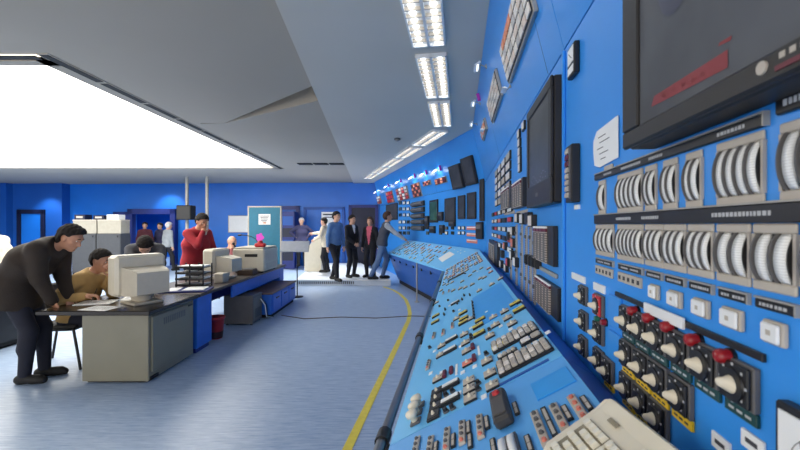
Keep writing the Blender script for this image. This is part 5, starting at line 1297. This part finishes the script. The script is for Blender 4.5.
    if glasses:
        mb = MB()
        for q in (1, -1): mb.tube([hd(.098, .032*q+.02*math.cos(t), .010+.016*math.sin(t)) for t in [2*PI*j/12 for j in range(13)]], .002*k, 5); mb.tube([hd(.098, .052*q, .012), hd(.0, .082*q, .012)], .002*k, 5)
        part('glasses', mb, BLACK, rt)
    Wm = np.array(WM[rt.name]); return rt, dict(hands=[Wm[:3, :3] @ w+Wm[:3, 3] for w in wr], head=Wm[:3, :3] @ hc+Wm[:3, 3])
def loc(at, yaw, p, base=0):   # world point -> the person's frame
    r = math.radians(-yaw); x, y = p[0]-at[0], p[1]-at[1]; return (x*math.cos(r)-y*math.sin(r), x*math.sin(r)+y*math.cos(r), p[2]-base)
HB_ = cloth('hair_dark', (26, 19, 16), .9); HBR = cloth('hair_brown', (70, 46, 32), .9); HGR = cloth('hair_white', (206, 204, 200), .7); HGY = cloth('hair_grey', (130, 126, 122), .7)
C_BROWN = cloth('jacket_brown', (46, 37, 31)); C_NAVY = cloth('trousers_navy', (26, 28, 42)); C_TAN = cloth('jacket_tan', (172, 140, 88)); C_CHAR = cloth('jacket_charcoal', (52, 54, 62))
C_RED = cloth('sweater_red', (150, 28, 40)); C_BLK = cloth('suit_black', (24, 24, 32)); C_CREAM = cloth('jacket_cream', (214, 202, 180)); C_BLUE = cloth('shirt_blue', (86, 120, 166))
C_DNAVY = cloth('jacket_navy', (44, 44, 76)); C_PINK = cloth('shirt_pink', (206, 96, 118)); C_VEST = cloth('vest_grey', (66, 70, 84)); C_LG = cloth('sleeve_grey', (158, 164, 174)); C_JEAN = cloth('jeans', (92, 116, 152)); C_OLIVE = cloth('trousers_grey', (110, 108, 104)); C_GREY = cloth('sweater_grey', (140, 146, 152)); C_WHITE = cloth('shirt_white', (220, 220, 220))

A = (-3.74, 3.96); y_ = 12
person('dark haired man in a brown jacket bending over the end of the grey desk', A, y_, 1.80, .0085, (-.12, .95), (26, 50), 0, (30, -6), 84,
       hands=[loc(A, y_, (-3.52, 4.14, .80)), loc(A, y_, (-3.52, 3.95, .80))], feet=[(.06, .09), (.0, -.10)], toes=(6, -6), top=C_BROWN, pants=C_NAVY, hair=HB_, hairkind='shaggy', loose=.032, hem=.15, girth=1.2, palms=((0, 0, -1), (0, 0, -1)), skin=SKIN2, curl=.35)
A = (-3.70, 4.45); y_ = 4
person('seated man in a tan jacket writing at the grey desk', A, y_, 1.74, .0085, (0, .535), (16, 28), -6, (16, -8), 36,
       hands=[loc(A, y_, (-3.275, 4.42, 1.0)), loc(A, y_, (-3.40, 4.20, .80))], feet=[(.48, .12), (.42, -.12)], top=C_TAN, pants=C_NAVY, hair=HB_, loose=.02, polearm=((-.2, .5, -1), (-.3, -.6, -.6)), palms=((-1, 0, .4), (0, 0, -1)), curl=.8, skin=SKIN2, hem=.0)
A = (-3.62, 5.55); y_ = -58
person('dark haired man in a charcoal jacket bent down behind the tube monitor', A, y_, 1.76, .0095, (-.22, .95), (46, 66), 0, (62, 0), 76,
       hands=[loc(A, y_, (-3.10, 5.02, .80)), loc(A, y_, (-3.30, 4.86, .80))], feet=[(-.05, .13), (-.1, -.13)], top=C_CHAR, pants=C_NAVY, hair=HB_, loose=.018, hem=.06, palms=((0, 0, -1), (0, 0, -1)), curl=.3)

A = (-3.50, 6.65); y_ = -22
rt, pr = person('heavy man in a red sweater standing with a phone at his ear', A, y_, 1.80, .0105, (0, .95), (6, 12), 0, (26, -12), 30,
       hands=[(.30, .18, 1.02), (.245, -.05, 1.45)], top=C_RED, pants=C_NAVY, hair=HB_, girth=1.22, loose=.016, hem=.05, polearm=((-.5, .6, -.5), (.3, -.6, -1)), palms=((0, -1, 0), (-.6, .9, 0)), curl=.9, skin=SKIN2)
h = pr['hands'][1]; mb = MB(); mb.tube([(0, 0, -.10), (.02, 0, -.06), (.025, 0, .04), (0, 0, .09)], .014, 8); mb.sphere((-.005, 0, -.105), .026, 10, 6); mb.sphere((-.005, 0, .095), .026, 10, 6)
single('phone_handset', mb, mat('phone_white', (206, 200, 190), .4), 'pale telephone handset held by the man in the red sweater', 'phone', M=T(h[0]+.02, h[1]+.05, h[2]+.08, 40))
A = (-3.55, 8.0); y_ = -14
rt, pr = person('older balding man seated on the phone behind the tube monitors', A, y_, 1.72, .0105, (0, .555), (6, 10), 0, (10, -14), 18,
       hands=[(.40, .18, .78), (.21, -.12, 1.08)], feet=[(.42, .12), (.42, -.12)], top=cloth('shirt_maroon', (120, 60, 66)), pants=C_NAVY, hair=HGY, hairkind='fringe', polearm=((-.3, .6, -.6), (.2, -.5, -1)), palms=((0, 0, -1), (-.7, .7, 0)), curl=.9, hem=0)
h = pr['hands'][1]; mb = MB(); mb.tube([(0, 0, -.11), (.02, 0, -.06), (.025, 0, .04), (0, 0, .09)], .016, 8); mb.sphere((-.005, 0, -.11), .03, 10, 6); mb.sphere((-.005, 0, .095), .03, 10, 6)
single('phone_handset', mb, BLACK, 'black telephone handset held by the older seated man', 'phone', M=T(h[0]+.04, h[1]-.01, h[2]+.02, 10))
A = (-6.45, 6.3); y_ = 170
person('person in a cream jacket seen from behind at the frame edge', A, y_, 1.70, .0125, (0, .90), (18, 30), 0, (30, 0), 40, hands=[(.45, .15, .95), (.45, -.15, .95)], top=C_CREAM, pants=C_NAVY, hair=HGY, loose=.02, hem=.06)
PZ = .15
A = (-3.40, 13.5)
person('white haired man in a navy jacket standing with hands on hips', A, -80, 1.66, .0125, (0, .89), (2, 4), 0, (6, 0), hands=[(.02, .20, 1.00), (.02, -.20, 1.00)], polearm=((-.3, 1, -.2), (-.3, -1, -.2)), top=C_DNAVY, pants=C_BLK, hair=HGR, loose=.018, hem=.06, base=PZ, girth=1.08)
A = (-2.22, 11.8)
person('person in a cream jacket facing away to the pale door', A, 165, 1.64, .0125, (0, .88), (4, 8), 0, (8, 0), hands=[(.30, .22, .98), (.50, -.10, 1.16)], polearm=((-.5, .5, -.5), (-.4, -.5, -.6)), top=C_CREAM, pants=C_BLK, hair=HB_, loose=.02, hem=.10, base=PZ)
A = (-1.70, 10.05)
person('man in a blue shirt and dark trousers stepping down from the platform', A, -38, 1.77, .0115, (.02, .935), (3, 6), 0, (4, 6), hands=[(.08, .27, .86), (.06, -.27, .86)], feet=[(-.16, .09), (.20, -.08)], top=C_BLUE, pants=C_BLK, hair=HB_, loose=.012, hem=.0, base=PZ)
A = (-1.34, 10.65)
person('man in a black suit with hands clasped standing by the dark door', A, -40, 1.68, .0115, (0, .90), (2, 3), 0, (4, 6), hands=[(.20, .06, .93), (.20, -.06, .93)], polearm=((-.6, .8, -.3), (-.6, -.8, -.3)), top=C_BLK, front=(C_WHITE, .055, .30), pants=C_BLK, hair=HB_, loose=.018, hem=.08, base=PZ)
A = (-.80, 10.62)
person('woman in a black jacket over a pink shirt with shoulder length hair', A, -112, 1.62, .0115, (0, .87), (1, 2), 0, (2, 0), hands=[(.04, .25, .80), (.03, -.24, .82)], top=C_BLK, front=(C_PINK, .085, .02), pants=C_BLK, hair=HBR, hairkind='long', loose=.014, hem=.02, base=PZ, girth=.92)
A = (-.55, 10.2); y_ = 12
person('man in a grey vest and jeans leaning on the far control desk', A, y_, 1.80, .0105, (.08, .94), (14, 16), 0, (-4, 6), 8, hands=[loc(A, y_, (.20, 10.35, 1.16), PZ), loc(A, y_, (.17, 9.95, 1.16), PZ)], feet=[(.12, .13), (-.24, -.12)], top=C_VEST, sleeve=C_LG, pants=C_JEAN, hair=HBR, loose=.014, hem=.03, base=PZ, palms=((0, 0, -1), (0, 0, -1)), curl=.3)
A = (-7.95, 13.3)
person('person in a grey sweater walking through the navy framed doorway', A, 60, 1.66, .0125, (0, .89), (4, 6), 0, (4, 0), top=C_GREY, pants=C_BLK, hair=HGR, hem=.04, loose=.018, feet=[(-.15, .1), (.18, -.1)])
A = (-9.35, 14.3)
person('dark haired person in the doorway behind the bent man', A, -60, 1.66, .0125, (0, .89), (2, 3), 0, (4, 0), top=cloth('sweater_maroon', (88, 40, 50)), pants=C_BLK, hair=HB_, hem=.03)
A = (-8.95, 14.6)
person('dark haired person in navy waiting inside the navy framed doorway', A, -100, 1.64, .0125, (0, .88), (2, 3), 0, (4, 0), top=C_DNAVY, pants=C_BLK, hair=HB_, hem=.03)
